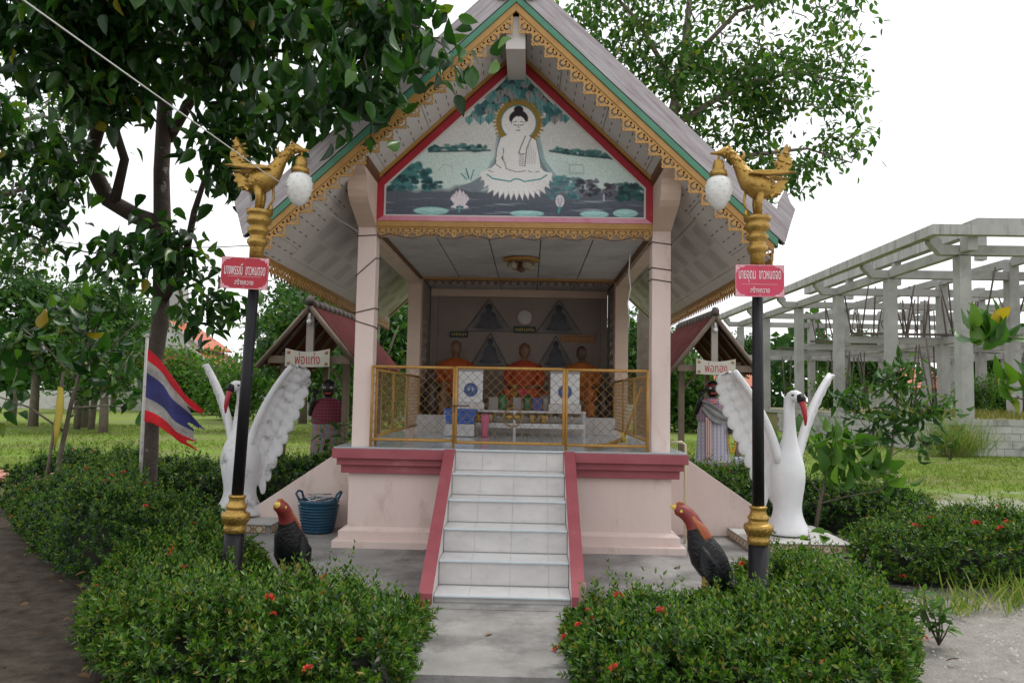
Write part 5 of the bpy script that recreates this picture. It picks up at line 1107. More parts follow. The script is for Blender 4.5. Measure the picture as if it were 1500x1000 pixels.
# the big tree beside the flag
tree('big dark broad leaved tree with mottled trunk, overhanging the lamp with the red sign', 'broadleaf_tree', (-4.17, 9.0, GZ),
     [((-4.24, 9, GZ-.1), .13), ((-4.24, 9, .15), .105), ((-4.25, 9.03, .8), .098), ((-4.26, 9, 1.6), .094), ((-4.19, 9.02, 2.3), .092), ((-4.20, 9, 2.9), .095), ((-4.22, 9, 3.5), .098), ((-4.26, 9, 4.1), .09), ((-4.16, 8.8, 5.0), .085), ((-4.0, 8.6, 6.2), .06), ((-3.8, 8.4, 7.4), .03)],
     [[((-4.2, 9, 3.45), .10), ((-4.52, 8.97, 3.55), .10), ((-4.82, 8.9, 3.72), .095), ((-4.97, 8.7, 4.13), .085), ((-4.75, 8.5, 4.51), .075), ((-4.47, 8.2, 5.1), .06), ((-4.4, 7.6, 5.9), .035)],
      [((-4.74, 8.88, 3.68), .06), ((-4.55, 8.7, 4.15), .05), ((-4.62, 8.4, 4.7), .04), ((-4.9, 7.8, 5.2), .025)],
      [((-4.2, 9, 4.5), .07), ((-3.6, 8.5, 5.0), .05), ((-2.9, 7.8, 5.3), .04), ((-2.1, 7.0, 5.2), .03), ((-1.3, 6.3, 4.75), .018), ((-.7, 5.85, 4.35), .008)],
      [((-4.16, 9, 2.55), .05), ((-3.85, 8.8, 2.9), .045), ((-3.62, 8.5, 3.5), .035), ((-3.2, 8.0, 4.1), .02)],
      [((-4.1, 8.7, 5.4), .06), ((-4.6, 7.6, 5.8), .045), ((-5.2, 6.8, 5.4), .03)],
      [((-4.05, 8.6, 5.9), .05), ((-3.0, 7.6, 6.3), .04), ((-2.0, 6.8, 6.1), .025)]],
     [((-4.55, 7.0, 5.05), (.9, .8, .5), 34), ((-3.5, 7.4, 5.1), (1.0, .9, .5), 40), ((-2.3, 7.0, 4.95), (.8, .8, .42), 30), ((-1.25, 6.2, 4.55), (.5, .5, .32), 17), ((-1.28, 5.95, 3.85), (.22, .2, .16), 6), ((-.50, 5.75, 4.12), (.08, .1, .08), 2),
      ((-2.85, 7.6, 3.95), (.30, .4, .36), 12), ((-4.1, 7.5, 4.4), (.42, .4, .26), 10), ((-3.87, 8.4, 3.1), (.28, .25, .25), 6), ((-3.3, 8.5, 2.45), (.2, .2, .2), 4), ((-3.3, 7.4, 6.6), (2.0, 1.6, .7), 50), ((-5.7, 7.0, 5.1), (.8, .8, .6), 18), ((-2.0, 6.6, 3.95), (.25, .3, .2), 6), ((-4.95, 8.2, 3.95), (.35, .4, .3), 7), ((-5.6, 7.9, 4.35), (.5, .5, .4), 12), ((-4.55, 8.7, 3.0), (.3, .3, .35), 6), ((-5.3, 8.2, 3.3), (.3, .3, .3), 5)],
     31, M_bark, M_leafbig, .20, 27, droop=.75, tpl=T_B, cl=.17, singles=300, twigr=.007)
# tree behind the shrine
tree('tall airy tree with fine leaves rising behind the shrine roof', 'airy_tree', (2.4, 15, GZ),
     [((2.4, 15, GZ-.1), .24), ((2.4, 15, .5), .17), ((2.4, 15, 3), .15), ((2.55, 15, 5), .13), ((2.85, 15, 6.8), .11), ((3.1, 15, 8), .08), ((3.3, 15, 10), .04)],
     [[((2.5, 15, 4.8), .09), ((3.2, 15, 5.6), .07), ((4.2, 14.8, 6.2), .05), ((5.4, 14.6, 6.3), .025), ((6.2, 14.5, 6.0), .012)], [((2.85, 15, 6.8), .08), ((3.8, 14.9, 7.4), .06), ((5.2, 14.8, 7.9), .035), ((6.5, 14.8, 7.6), .015)], [((2.7, 15, 6.0), .07), ((1.9, 15.2, 7.4), .05), ((1.0, 15.4, 8.6), .025)], [((3.1, 15, 8), .06), ((4.2, 15, 9.2), .04), ((5.4, 15, 9.6), .02)], [((3.0, 15, 7.6), .06), ((2.2, 15, 9), .04), ((1.3, 15, 10), .02)], [((3.4, 15, 5.7), .05), ((4.2, 15, 5.5), .03), ((4.9, 14.9, 5.3), .012)]],
     [((3.6, 15, 7.6), (1.7, 1.3, 1.2), 130), ((5.3, 14.9, 7.6), (1.2, 1.0, .9), 58), ((1.6, 15.2, 8.7), (1.2, 1, 1.0), 60), ((4.7, 14.8, 5.9), (1.0, .8, .5), 36), ((3.5, 15, 9.8), (2.6, 1.6, 1.1), 110), ((6.1, 14.7, 6.4), (.6, .5, .35), 10), ((4.3, 14.9, 5.0), (.5, .4, .35), 8), ((6.0, 14.9, 8.8), (.8, .8, .7), 16), ((2.9, 15.2, 5.7), (.7, .6, .5), 10)],
     32, M_barkl, M_leafair, .175, 21, droop=.55, cl=.20, twigr=.010)
tree('fine leaved tree overhanging from beyond the big dark tree', 'fine_leaved_tree', (-10.2, 13.2, GZ), [((-10.2, 13.2, GZ-.1), .2), ((-10.1, 13.2, 3), .15), ((-9.7, 13.2, 5), .1), ((-9.3, 13.1, 7), .05)], [[((-9.9, 13.2, 4), .07), ((-9.0, 13, 4.8), .05), ((-8.0, 12.8, 5.0), .02)], [((-9.5, 13.2, 6), .06), ((-8.4, 13, 6.2), .03), ((-7.5, 12.8, 6.0), .012)]],
     [((-8.7, 13, 5.4), (1.0, .8, .9), 52), ((-8.9, 13, 4.0), (.8, .6, .6), 30), ((-9.5, 13.2, 7), (1.6, 1.2, 1), 30), ((-8.1, 12.9, 6.4), (.6, .5, .4), 10)], 33, M_barkl, M_leafmid, .14, 26, droop=.5, cl=.27)
# young trees with large leaves
tree('young broad leaved tree tied with a yellow ribbon beside the hedge', 'young_tree', (-5.72, 9.6, GZ), [((-5.72, 9.6, GZ-.05), .035), ((-5.66, 9.6, .6), .03), ((-5.55, 9.6, 1.3), .026), ((-5.42, 9.6, 1.9), .02), ((-5.25, 9.6, 2.4), .01)], [[((-5.6, 9.6, .95), .016), ((-6.0, 9.5, 1.25), .012), ((-6.4, 9.4, 1.4), .006)], [((-5.55, 9.6, 1.25), .014), ((-5.0, 9.4, 1.3), .010), ((-4.6, 9.3, 1.28), .005)], [((-5.5, 9.6, 1.6), .014), ((-5.9, 9.6, 2.0), .010), ((-6.3, 9.6, 2.3), .005)], [((-5.5, 9.6, 1.7), .014), ((-5.0, 9.6, 2.1), .010), ((-4.75, 9.6, 2.35), .006)]],
     [((-5.4, 9.6, 2.2), (.55, .4, .35), 13), ((-6.2, 9.5, 1.8), (.35, .35, .4), 9), ((-4.65, 9.3, 1.28), (.10, .1, .12), 3), ((-6.35, 9.4, 1.3), (.2, .2, .2), 4), ((-5.1, 9.5, 1.8), (.3, .3, .25), 6), ((-5.9, 9.6, 2.4), (.3, .3, .25), 5)], 34, M_barkl, M_leafbig, .24, 6, droop=.25, tpl=T_B, cl=.13, singles=110, twigr=.005)
tree('sapling with very broad drooping leaves beside the swan base', 'sapling', (3.42, 9.0, GZ), [((3.42, 9, GZ-.05), .024), ((3.5, 9, .35), .02), ((3.6, 9, .75), .016), ((3.7, 9, 1.1), .01)], [[((3.5, 9, .35), .010), ((3.85, 9, .45), .008), ((4.15, 9, .5), .004)], [((3.53, 9, .45), .010), ((3.3, 8.95, .7), .007), ((3.15, 8.9, .95), .004)], [((3.6, 9, .75), .010), ((3.9, 9, 1.0), .007), ((4.1, 9, 1.15), .004)]],
     [((3.75, 9, 1.0), (.32, .3, .22), 8), ((4.1, 9, .75), (.25, .25, .22), 6), ((3.25, 8.95, .95), (.18, .2, .18), 4), ((3.75, 8.9, .62), (.3, .2, .12), 4)], 35, M_barkl, M_leaflit, .27, 5, droop=.45, tpl=T_B2, cl=.11, singles=90, twigr=.005)
tree('slender sapling with narrow upright leaves before the block wall', 'sapling', (5.62, 12, GZ), [((5.62, 12, GZ-.05), .028), ((5.68, 12, .6), .022), ((5.78, 12, 1.3), .018), ((5.84, 12, 2.0), .01), ((5.86, 12, 2.3), .005)], [[((5.7, 12, .75), .012), ((5.3, 12, 1.15), .008), ((5.05, 12, 1.5), .004)], [((5.75, 12, 1.0), .012), ((6.2, 12, 1.3), .008), ((6.5, 12, 1.45), .004)], [((5.8, 12, 1.5), .010), ((5.5, 12, 1.9), .006)], [((5.7, 12, .7), .010), ((6.1, 12, .95), .007)]],
     [((5.82, 12, 1.9), (.30, .3, .35), 13), ((5.25, 12, 1.5), (.28, .25, .25), 8), ((6.3, 12, 1.4), (.32, .25, .22), 9), ((5.75, 12, 1.35), (.35, .3, .2), 7), ((6.1, 11.9, .98), (.22, .2, .15), 5), ((5.5, 12, 1.05), (.2, .2, .15), 4)], 36, M_barkl, M_leafmid, .20, 11, droop=-.45, tpl=T_B, cl=.11, singles=260, twigr=.005, wr=.36)
tree('broad leaved tree reaching in over the sandy path with yellowing leaves', 'broadleaf_tree', (5.9, 5.2, GZ), [((5.9, 5.2, GZ-.1), .12), ((5.85, 5.2, 1), .09), ((5.8, 5.2, 2.2), .06), ((5.7, 5.2, 3.2), .03)], [[((5.85, 5.2, 1.3), .03), ((4.8, 5.1, 1.75), .012), ((3.75, 5.02, 1.88), .007), ((3.12, 5.0, 1.96), .004)], [((5.87, 5.2, .9), .03), ((4.6, 5.1, 1.3), .012), ((3.8, 5.02, 1.45), .007), ((3.26, 5.0, 1.56), .004)], [((5.8, 5.2, 2.2), .03), ((5.2, 5.2, 2.9), .015)]],
     [((3.10, 5.0, 1.96), (.04, .06, .04), 2), ((3.24, 5.0, 1.55), (.05, .06, .05), 2), ((5.5, 5.2, 3.1), (.5, .5, .4), 10)], 37, M_barkl, leafmat('yellowing_leaf', [((.03, .10, .012), 0), ((.05, .15, .018), .5), ((.10, .20, .02), .93), ((.42, .30, .02), 1.0)], .35, .3, .5),   .21, 8, droop=.7, tpl=T_B2, cl=.06, singles=40, twigr=.003)
mb = MB(); mb.tube([(-5.80, 9.5, GZ), (-5.62, 9.52, 1.7)], [.022, .018], 7); tag(obj('support_stake', mb, M_barkl), 'bare wooden stake tied to the young tree with the yellow ribbon', 'stake')
mb = MB(); mb.add([(-5.66, 9.49, 1.52), (-5.58, 9.47, 1.5), (-5.55, 9.46, 1.25), (-5.60, 9.47, .95), (-5.66, 9.48, .72), (-5.68, 9.49, 1.0), (-5.68, 9.5, 1.25)], [(0, 1, 2, 6), (2, 3, 5, 6), (3, 4, 5)]); tag(obj('ribbon', mb, mat('yellow_ribbon', (.50, .38, .05), None, 8, .7), solid=.004), 'faded yellow ribbon tied round the young tree and its stake', 'ribbon')
# small weed on the sand
def weed(label, x, y, h, n, seed, m, L_=.09):
    g = np.random.default_rng(seed); r = thing('weed', label, 'plant', (x, y, GZ)); b = MB(); parts = []
    for i in range(n):
        a = g.uniform(0, 6.28); top = np.array([math.cos(a)*h*.45*g.uniform(.3, 1), math.sin(a)*h*.45*g.uniform(.3, 1), h*g.uniform(.5, 1)]); pts = wob((0, 0, 0), top, 4, g, .05); b.tube(pts, [.006, .005, .004, .002], 5)
        k = 9; t = g.uniform(.3, 1, k); P = np.array([np.array(pts[0])*(1-u)+top*u for u in t]); parts.append(leaves(P, rdir(k, g)*[1, 1, .3]+[0, 0, .15], np.tile([0, 0, 1.], (k, 1))+g.normal(0, .3, (k, 3)), L_*g.uniform(.7, 1.2, k), L_*.5*np.ones(k), T_M))
    obj('stems', b, M_stem, r); V, Fc = cat(parts); o = obj('leaves', npmesh('weed_leaves', V, Fc, m, smooth=True), None, r); o['kind'] = 'stuff'; return r
weed('lone leafy weed growing from the pale sand', 2.98, 5.45, .40, 8, 3, M_leaflit)
weed('broad bladed weed poking out of the hedge beside the swan base', 2.72, 7.0, .55, 4, 4, M_leaflit, .2)
weed('leafy shrub behind the white swan wing before the draped statue hut', -2.6, 11.6, 1.35, 12, 6, M_leafmid, .17)
weed('leafy shrub growing beside the skeleton building plinth', 12.2, 22.5, 1.2, 10, 8, M_leaflit, .2)
# grass
def grass(name, x0, x1, y0, y1, n, seed, h, cond=None, cols=None):
    g = np.random.default_rng(seed); x = g.uniform(x0, x1, n); y = g.uniform(y0, y1, n)
    k = (np.sin(x*.9+y*.3)+np.sin(y*.7-x*.5)+g.normal(0, .8, n)) > -.6
    if cond is not None: k &= cond(x, y)
    x, y = x[k], y[k]; n = len(x); parts = []
    for j in range(3):
        d = nrm(np.stack([g.normal(0, .55, n), g.normal(0, .55, n), np.ones(n)], 1)); l_ = h*g.uniform(.5, 1.3, n); parts.append(leaves(np.stack([x+g.normal(0, .03, n), y+g.normal(0, .03, n), np.full(n, GZ-.01)], 1), d, rdir(n, g), l_, l_*.22, T_S))
    V, Fc = cat(parts); o = obj(name, npmesh(name, V, Fc, cols or M_grass), None); o['kind'] = 'stuff'; tag(o, 'short green lawn grass', 'grass'); return o
M_grass = leafmat('lawn_blade', [((.10, .17, .025), 0), ((.17, .25, .05), .5), ((.27, .33, .10), .82), ((.40, .36, .19), .97)], .7, .3, .1)
o = grass('lawn_grass', -24, -2, 12.5, 34, 26000, 5, .085); o['label'] = 'short patchy lawn on the flag side of the shrine'
o = grass('lawn_grass', 2, 15, 12.5, 30, 18000, 6, .085, lambda x, y: ~((x > 13.2) & (y > 24.3))); o['label'] = 'short patchy lawn between the shrine and the skeleton building'
def clump(label, x, y, h, n, seed, m, sp=.3):
    g = np.random.default_rng(seed); P = np.stack([x+g.normal(0, sp, n), y+g.normal(0, sp*.6, n), np.full(n, GZ)], 1); D = nrm(np.stack([g.normal(0, .5, n), g.normal(0, .4, n), np.ones(n)], 1)); l_ = h*g.uniform(.5, 1.2, n)
    V, Fc = leaves(P, D, rdir(n, g), l_, np.full(n, .014), _big(.35, .004)); r = thing('grass_clump', label, 'grass', (x, y, GZ)); o = obj('blades', npmesh('blades', V-np.array([x, y, GZ]), Fc, m), None, r); o['kind'] = 'stuff'
clump('tall bright green grass clump against the concrete block wall', 13.1, 24.0, 1.35, 700, 9, M_grass, .42)
clump('low tuft of wild grass on the sand by the hedge block', 4.35, 6.55, .26, 260, 10, M_grass, .28)
clump('second tuft of wild grass on the sand before the hedge block', 3.55, 6.35, .16, 140, 12, M_grass, .18)
# fallen leaves and litter
g = np.random.default_rng(14); n = 260; x = np.where(g.uniform(0, 1, n) < .4, g.uniform(-4.5, -2.2, n), g.uniform(-5, 5, n)); y = g.uniform(3.6, 12, n); P = np.stack([x, y, np.where((np.abs(x) < 3.5) & (y > 5.6), .012+.07*np.clip((y-5.85)/1.4, 0, 1), np.where((np.abs(x) < .65) & (y > 4.32), .006, GZ+.025))], 1)
V, Fc = leaves(P, rdir(n, g)*[1, 1, .08], np.tile([0, 0, 1.], (n, 1))+g.normal(0, .15, (n, 3)), g.uniform(.04, .10, n), g.uniform(.02, .05, n), T_M)
o = obj('fallen_leaves', npmesh('fallen_leaves', V, Fc, leafmat('dead_leaf', [((.10, .05, .025), 0), ((.18, .10, .05), .6), ((.26, .18, .09), .95)], .8, .1, .2)), None); o['kind'] = 'stuff'; tag(o, 'brown fallen leaves scattered on slab and soil', 'leaves')
g = np.random.default_rng(15); n = 3600; x = g.uniform(2.2, 7, n); y = g.uniform(3.5, 9, n); s = g.uniform(.003, .013, n)*np.where(g.uniform(0, 1, n) < .08, 1.8, 1); oc = np.array([(1, 0, 0), (0, 1, 0), (-1, 0, 0), (0, -1, 0), (0, 0, .7)]); V = (np.stack([x, y, np.full(n, GZ+.012)], 1)[:, None]+oc[None]*s[:, None, None]*g.uniform(.6, 1.4, (n, 5, 1))).reshape(-1, 3); Fc = (np.array([(0, 1, 4), (1, 2, 4), (2, 3, 4), (3, 0, 4)])[None]+(np.arange(n)*5)[:, None, None]).reshape(-1, 3)
o = obj('gravel', npmesh('gravel', V, Fc, mat('pebble', (.30, .27, .24), (.48, .45, .41), 60, .9)), None); o['kind'] = 'stuff'; tag(o, 'small pebbles scattered on sand and soil', 'gravel')
# overhead wire
mb = MB(); mb.tube([(-2.05, 1.0, 3.12), (-1.88, 3.0, 3.06), (-1.70, 5.2, 3.03), (-1.50, 7.38, 3.06)], .0042, 6); tag(obj('overhead_wire', mb, M_wcable), 'white wire stretched from the shrine column out past the lamp', 'wire')
for i, (a, b_) in enumerate((((-12, 14.5, 5.1), (-2.2, 7.2, 2.9)), ((-14, 20, 5.0), (-3.9, 8.95, 3.3)))):
    mb = MB(); a, b_ = Vector(a), Vector(b_); mb.tube([a.lerp(b_, t)+Vector((0, 0, -.35*4*t*(1-t))) for t in np.linspace(0, 1, 12)], .005, 5); tag(obj('overhead_wire', mb, M_cable), ['thin dark wire sagging between the far trees and the shrine eave', 'thin dark wire sagging from the far trees to the big trunk'][i], 'wire')
# ------------------------------------------------------------------ wayside huts with statues
M_wood = mat('old_timber', (.14, .10, .07), (.20, .155, .12), 8, .9, stretch=(1, 1, .3), bump=.3, bscale=40)
M_corr = mat('red_corrugated_sheet', (.125, .032, .032), (.075, .024, .022), 4, .95, spec=.15, dirt=(.10, .045, .04), dscale=3, dlo=.5, dhi=.7)
M_ridge = mat('weathered_ridge_tile', (.13, .105, .10), (.07, .055, .05), 9, .9, bump=.4)
M_board = mat('cream_sign_board', (.56, .53, .46), (.48, .45, .39), 5, .7); M_redtxt = mat('red_lettering', (.38, .02, .03), None, 5, .6)
def hut(label, x, y, zb, ap, hw, ev, L_, rz, word, slabel):
    """ap apex z, hw half width, ev eave z, L_ depth; front at local y=0"""
    r = thing('wayside_hut', label, 'hut', (x, y, GZ), rz, 'small red roofed huts'); ap -= GZ; ev -= GZ
    for sx in (-1, 1):
        for yy in (.35, L_-.35): b = MB(); b.box(sx*hw*.62-.05, sx*hw*.62+.05, yy-.05, yy+.05, 0, ev+.22); obj('post', b, M_wood, r)
        b = MB(); b.smooth = False; n = 84; rows = [[], []]   # corrugated sheet, ribs run down the slope
        for j in range(n+1):
            yy = L_*j/n; w = (.022, 0, -.022, 0)[j % 4]
            rows[0].append((sx*.02, yy, ap+w)); rows[1].append((sx*hw, yy, ev+w))
        b.grid(rows); obj('roof_sheet', b, M_corr, r, solid=.008)
        b = MB(); b.tube([(0, -.03, ap-.03), (sx*hw, -.03, ev-.05)], .045, 4); obj('barge_board', b, M_wood, r)
        for k in range(5): b = MB(); yy = .25+(L_-.5)*k/4; b.tube([(0, yy, ap-.06), (sx*hw*.97, yy, ev-.04)], .028, 4); obj('rafter', b, M_wood, r)
        b = MB(); b.tube([(sx*hw*.62, .35, ev-.35), (sx*hw*.25, .35, ev+.02)], .025, 4); obj('brace', b, M_wood, r)
    n = 11
    for k in range(n): b = MB(); yy = L_*(k+.5)/n; b.tube([(0, yy-L_/n*.55, ap+.03), (0, yy+L_/n*.5, ap+.015)], [.085, .07], 8); obj('ridge_tile', b, M_ridge, r)
    b = MB(); b.tube([(0, -.10, ap+.02), (0, -.04, ap+.09), (0, .0, ap-.02)], [.05, .075, .05], 8); obj('ridge_end', b, M_ridge, r)
    b = MB(); b.box(-hw*.8, hw*.8, .0, .08, ev+.02, ev+.14); obj('tie_beam', b, M_wood, r)
    b = MB(); b.box(-.06, .06, .01, .07, ev+.14, ap-.1); obj('king_post', b, mat('pale_post', (.34, .31, .27), None, 6, .8), r)
    b = MB(); b.ball((0, -.04, ap-.28), .045, seg=12, rings=8); b.tube([(0, -.04, ap-.24), (0, -.02, ap-.14)], .02, 6); obj('light_bulb', b, mat('white_bulb', (.7, .7, .7), None, 5, .3), r)
    s = bpy.data.objects.new('name_sign', None); COL.objects.link(s); s.parent = r; s.location = (0, -.06, ev+.10)
    b = MB(); n = 10; top = [(-.37+.74*i/n, .16-.055*math.sin(PI*i/n)) for i in range(n+1)]; bot = [(.37-.74*i/n, -.13-.012*math.sin(PI*i/n)) for i in range(n+1)]; b.prism(top+bot, -.012, .012); obj('sign_board', b, M_board, s)
    for sx in (-1, 1):
        for sz in (-.085, .095): b = MB(); b.lathe([(.001, 0), (.032, 0), (.022, .008), (.001, .01)], 10); o = obj('sign_rosette', b, mat('tan_rosette', (.35, .18, .09), None, 6, .6), s, loc=(sx*.315, -.0125, sz)); o.rotation_euler = (PI/2, 0, 0)
    text('sign_lettering', word, .2, M_redtxt, s, (0, -.0145, 0), width=.42, height=.19, world=False)
    return r
hut('red roofed wooden hut with dark interior beside the shrine and left swan wing', -3.44, 12.6, 0, 2.93, .86, 1.95, 2.9, -.06, 'พ่อแท่ง', '')
hut('red roofed wooden hut over the garlanded statue, before the skeleton building', 3.65, 14.6, 0, 3.08, .88, 2.0, 2.8, .05, 'พ่อทอง', '')
for o_ in [o for o in bpy.data.objects if o.name.startswith('wayside_hut')]:
    o_['label'] = 'red roofed wooden hut with a sign, sheltering the statue in maroon shawl' if o_.location.x < 0 else 'red roofed wooden hut with a sign, sheltering the statue with yellow garland'
def check(name, c1, c2, c3, sc):
    m = bpy.data.materials.new(name); m.use_nodes = True; n = m.node_tree; p = n.nodes['Principled BSDF']; Lk = n.links.new; p.inputs['Roughness'].default_value = .9
    t = n.nodes.new('ShaderNodeTexCoord'); sp = n.nodes.new('ShaderNodeSeparateXYZ'); Lk(t.outputs['Object'], sp.inputs[0])
    def stripe(src):
        a = n.nodes.new('ShaderNodeMath'); a.operation = 'MULTIPLY'; a.inputs[1].default_value = sc; Lk(src, a.inputs[0]); f = n.nodes.new('ShaderNodeMath'); f.operation = 'FRACT'; Lk(a.outputs[0], f.inputs[0]); g = n.nodes.new('ShaderNodeMath'); g.operation = 'GREATER_THAN'; g.inputs[1].default_value = .62; Lk(f.outputs[0], g.inputs[0]); return g.outputs[0]
    m1 = n.nodes.new('ShaderNodeMix'); m1.data_type = 'RGBA'; m1.inputs['A'].default_value = c1+(1,); m1.inputs['B'].default_value = c2+(1,); Lk(stripe(sp.outputs['X']), m1.inputs['Factor'])
    m2 = n.nodes.new('ShaderNodeMix'); m2.data_type = 'RGBA'; m2.inputs['B'].default_value = c3+(1,); Lk(m1.outputs['Result'], m2.inputs['A']); k = n.nodes.new('ShaderNodeMath'); k.operation = 'MULTIPLY'; k.inputs[1].default_value = .6; Lk(stripe(sp.outputs['Z']), k.inputs[0]); Lk(k.outputs[0], m2.inputs['Factor'])
    Lk(m2.outputs['Result'], p.inputs['Base Color']); return m
M_bskin = mat('black_painted_skin', (.012, .011, .011), (.02, .018, .018), 8, .4); M_eye = mat('painted_eye', (.75, .75, .72), None, 5, .4)
def idol(label, x, y, z, rz, h, sar, shawl, kind):
    r = thing('draped_statue', label, 'statue', (x, y, z), rz, 'black faced draped statues'); k = h/1.5
    def rings(pr, wob_=0): return [[((rx+wob_*math.sin(a*13+zz*9))*math.cos(a)*k, (ry+wob_*math.sin(a*13+zz*9))*math.sin(a)*k, zz*k) for a in [2*PI*i/36 for i in range(37)]] for zz, rx, ry in pr]
    b = MB(); b.grid(rings([(.0, .16, .12), (.5, .20, .15), (.85, .20, .14), (1.0, .24, .14), (1.10, .22, .12), (1.15, .09, .08), (1.19, .07, .07), (1.22, .09, .095), (1.27, .12, .125), (1.33, .132, .14), (1.40, .128, .135), (1.46, .10, .10), (1.50, .03, .03), (1.502, .002, .002)]))
    b.ball((0, -.145*k, 1.315*k), .026*k, .03*k, .028*k, 8, 6)
    for s in (-1, 1): b.ball((s*.132*k, 0, 1.33*k), .02*k, .03*k, .045*k, 8, 6)
    b.tube([(-.22*k, 0, 1.07*k), (-.30*k, -.03*k, .90*k), (-.26*k, -.10*k, 1.08*k), (-.22*k, -.12*k, 1.22*k)], [.07*k, .062*k, .05*k, .042*k], 10)
    b.tube([(.22*k, 0, 1.07*k), (.30*k, -.02*k, .85*k), (.31*k, -.10*k, .64*k)], [.07*k, .06*k, .042*k], 10)
    for s, c in ((-1, (-.215, -.125, 1.27)), (1, (.31, -.12, .59))):
        for f in range(4): b.tube([((c[0]+.022*(f-1.5))*k, c[1]*k, (c[2]-.04*s*-1*0)*k), ((c[0]+.026*(f-1.5))*k, (c[1]-.04)*k, (c[2]+(.05 if s < 0 else -.05))*k), ((c[0]+.022*(f-1.5))*k, (c[1]-.065)*k, (c[2]+(.03 if s < 0 else -.09))*k)], [.017*k, .015*k, .010*k], 6)
        b.ball((c[0]*k, c[1]*k, c[2]*k), .052*k, .032*k, .05*k, 10, 6); b.tube([((c[0]+.045)*k, c[1]*k, c[2]*k), ((c[0]+.075)*k, (c[1]-.03)*k, (c[2]+.02*s*-1)*k)], [.018*k, .011*k], 6)
    obj('body', b, M_bskin, r)
    b = MB(); b.grid(rings([(.0, .31, .22), (.15, .30, .21), (.45, .285, .20), (.75, .265, .185), (.92, .25, .17)], .006)); obj('sarong', b, sar, r)
    b = MB(); b.grid(rings([(.72, .285, .20), (.80, .292, .21), (.95, .285, .19), (1.06, .262, .165), (1.13, .20, .13), (1.17, .10, .10)], .010)); obj('shawl', b, shawl, r)
    if kind:
        b = MB(); P = []
        for i in range(13):
            t = i/12; P.append([((-.24+.50*t+.05*math.sin(v*3))*k, (-.19-.05*math.sin(PI*t)-.014*math.sin(v*14))*k, (1.12-.35*t*t-.34*v*math.sin(PI*(.15+.8*t)))*k) for v in np.linspace(0, 1, 22)])
        b.grid(P); obj('grey_drape', b, mat('grey_cloth', (.26, .255, .26), (.17, .165, .17), 9, .85, bump=.4, bscale=25), r, solid=.01)
        b = MB(); b.tube([(-.17*k, -.15*k, 1.12*k), (0, -.20*k, 1.08*k), (.13*k, -.13*k, 1.17*k)], [.05*k, .055*k, .04*k], 10); obj('scarf', b, check('red_blue_scarf', (.55, .09, .06), (.12, .17, .40), (.6, .45, .40), 22), r)
        b = MB(); b.tube([(.135*math.cos(a)*k, .142*math.sin(a)*k, 1.405*k) for a in [2*PI*i/20 for i in range(21)]], .014*k, 6); obj('headband', b, M_redtxt, r)
        b = MB(); P = [[((-.16+.11*t)*k, (-.225-.004*math.sin(v*30))*k, (.80-.80*v)*k) for v in np.linspace(0, 1, 12)] for t in np.linspace(0, 1, 4)]; b.grid(P); obj('red_check_sash', b, check('red_check', (.62, .50, .48), (.42, .10, .10), (.45, .14, .14), 26), r, solid=.006)
    b = MB(); b.box(-.05*k, .05*k, -.148*k, -.125*k, 1.245*k, 1.268*k); b2 = b; obj('lips', b, mat('red_lip', (.5, .04, .03), None, 5, .5), r)
    for s in (-1, 1):
        b = MB(); b.ball((s*.055*k, -.122*k, 1.355*k), .028*k, .016*k, .022*k, 10, 6); e = obj('eye', b, M_eye, r); b = MB(); b.ball((s*.055*k, -.136*k, 1.355*k), .010*k, .006*k, .010*k, 8, 5); obj('pupil', b, M_bskin, e)
    return r
idol('black faced statue in a maroon checked shawl and checked sarong under the hut', -3.22, 13.1, .30, .1, 1.42, check('brown_check', (.16, .17, .22), (.30, .12, .06), (.22, .20, .19), 9), check('maroon_check', (.16, .02, .04), (.10, .015, .03), (.20, .05, .07), 18), 0)
idol('black faced statue with staring eyes in pale checked sarong and grey drape', 3.70, 15.0, .36, -.1, 1.5, check('pale_check', (.50, .47, .52), (.30, .28, .38), (.36, .34, .42), 14), check('mauve_check', (.36, .25, .33), (.24, .12, .20), (.3, .22, .3), 20), 1)
for i, (x, y, w) in enumerate(((-3.22, 13.1, .5), (3.75, 14.75, .62))):
    r = thing('offering_bench', ['low concrete bench under the statue in the maroon shawl', 'low concrete bench with blue cups under the staring statue'][i], 'bench', (x, y, GZ), 0, 'benches under the statues'); t = .30 if i == 0 else .36
    b = MB(); b.box(-w, w, -.42, .42, t-GZ-.09, t-GZ); obj('bench_top', b, M_conc, r, bevel=.01)
    for sx in (-1, 1): b = MB(); b.box(sx*w*.75-.07, sx*w*.75+.07, -.3, .3, 0, t-GZ-.0902); obj('bench_leg', b, M_conc, r)
for i in range(3):
    b = MB(); b.lathe([(.03, 0), (.045, .005), (.052, .09), (.048, .092), (.04, .02)], 12); tag(obj('cup', b, mat('blue_white_cup%d' % i, (.30, .38, .55), (.60, .62, .66), 30, .4), loc=(3.98+.13*i, 14.45+.03*i, .361), ), 'small blue and white cup on the bench under the staring statue', 'cup', 'blue cups on the bench')
r = thing('flower_garland', 'yellow flower garland hanging from the hand of the staring statue', 'garland', (4.03, 14.84, .45))
for k in range(24): a = 2*PI*k/24; b = MB(); b.ball((.06*math.cos(a), .02*math.sin(a), .28+.22*math.sin(a)), .024, seg=7, rings=5); obj('blossom', b, bpy.data.materials.get('marigold') or mat('marigold', (.65, .38, .02), (.55, .28, .01), 30, .7), r)
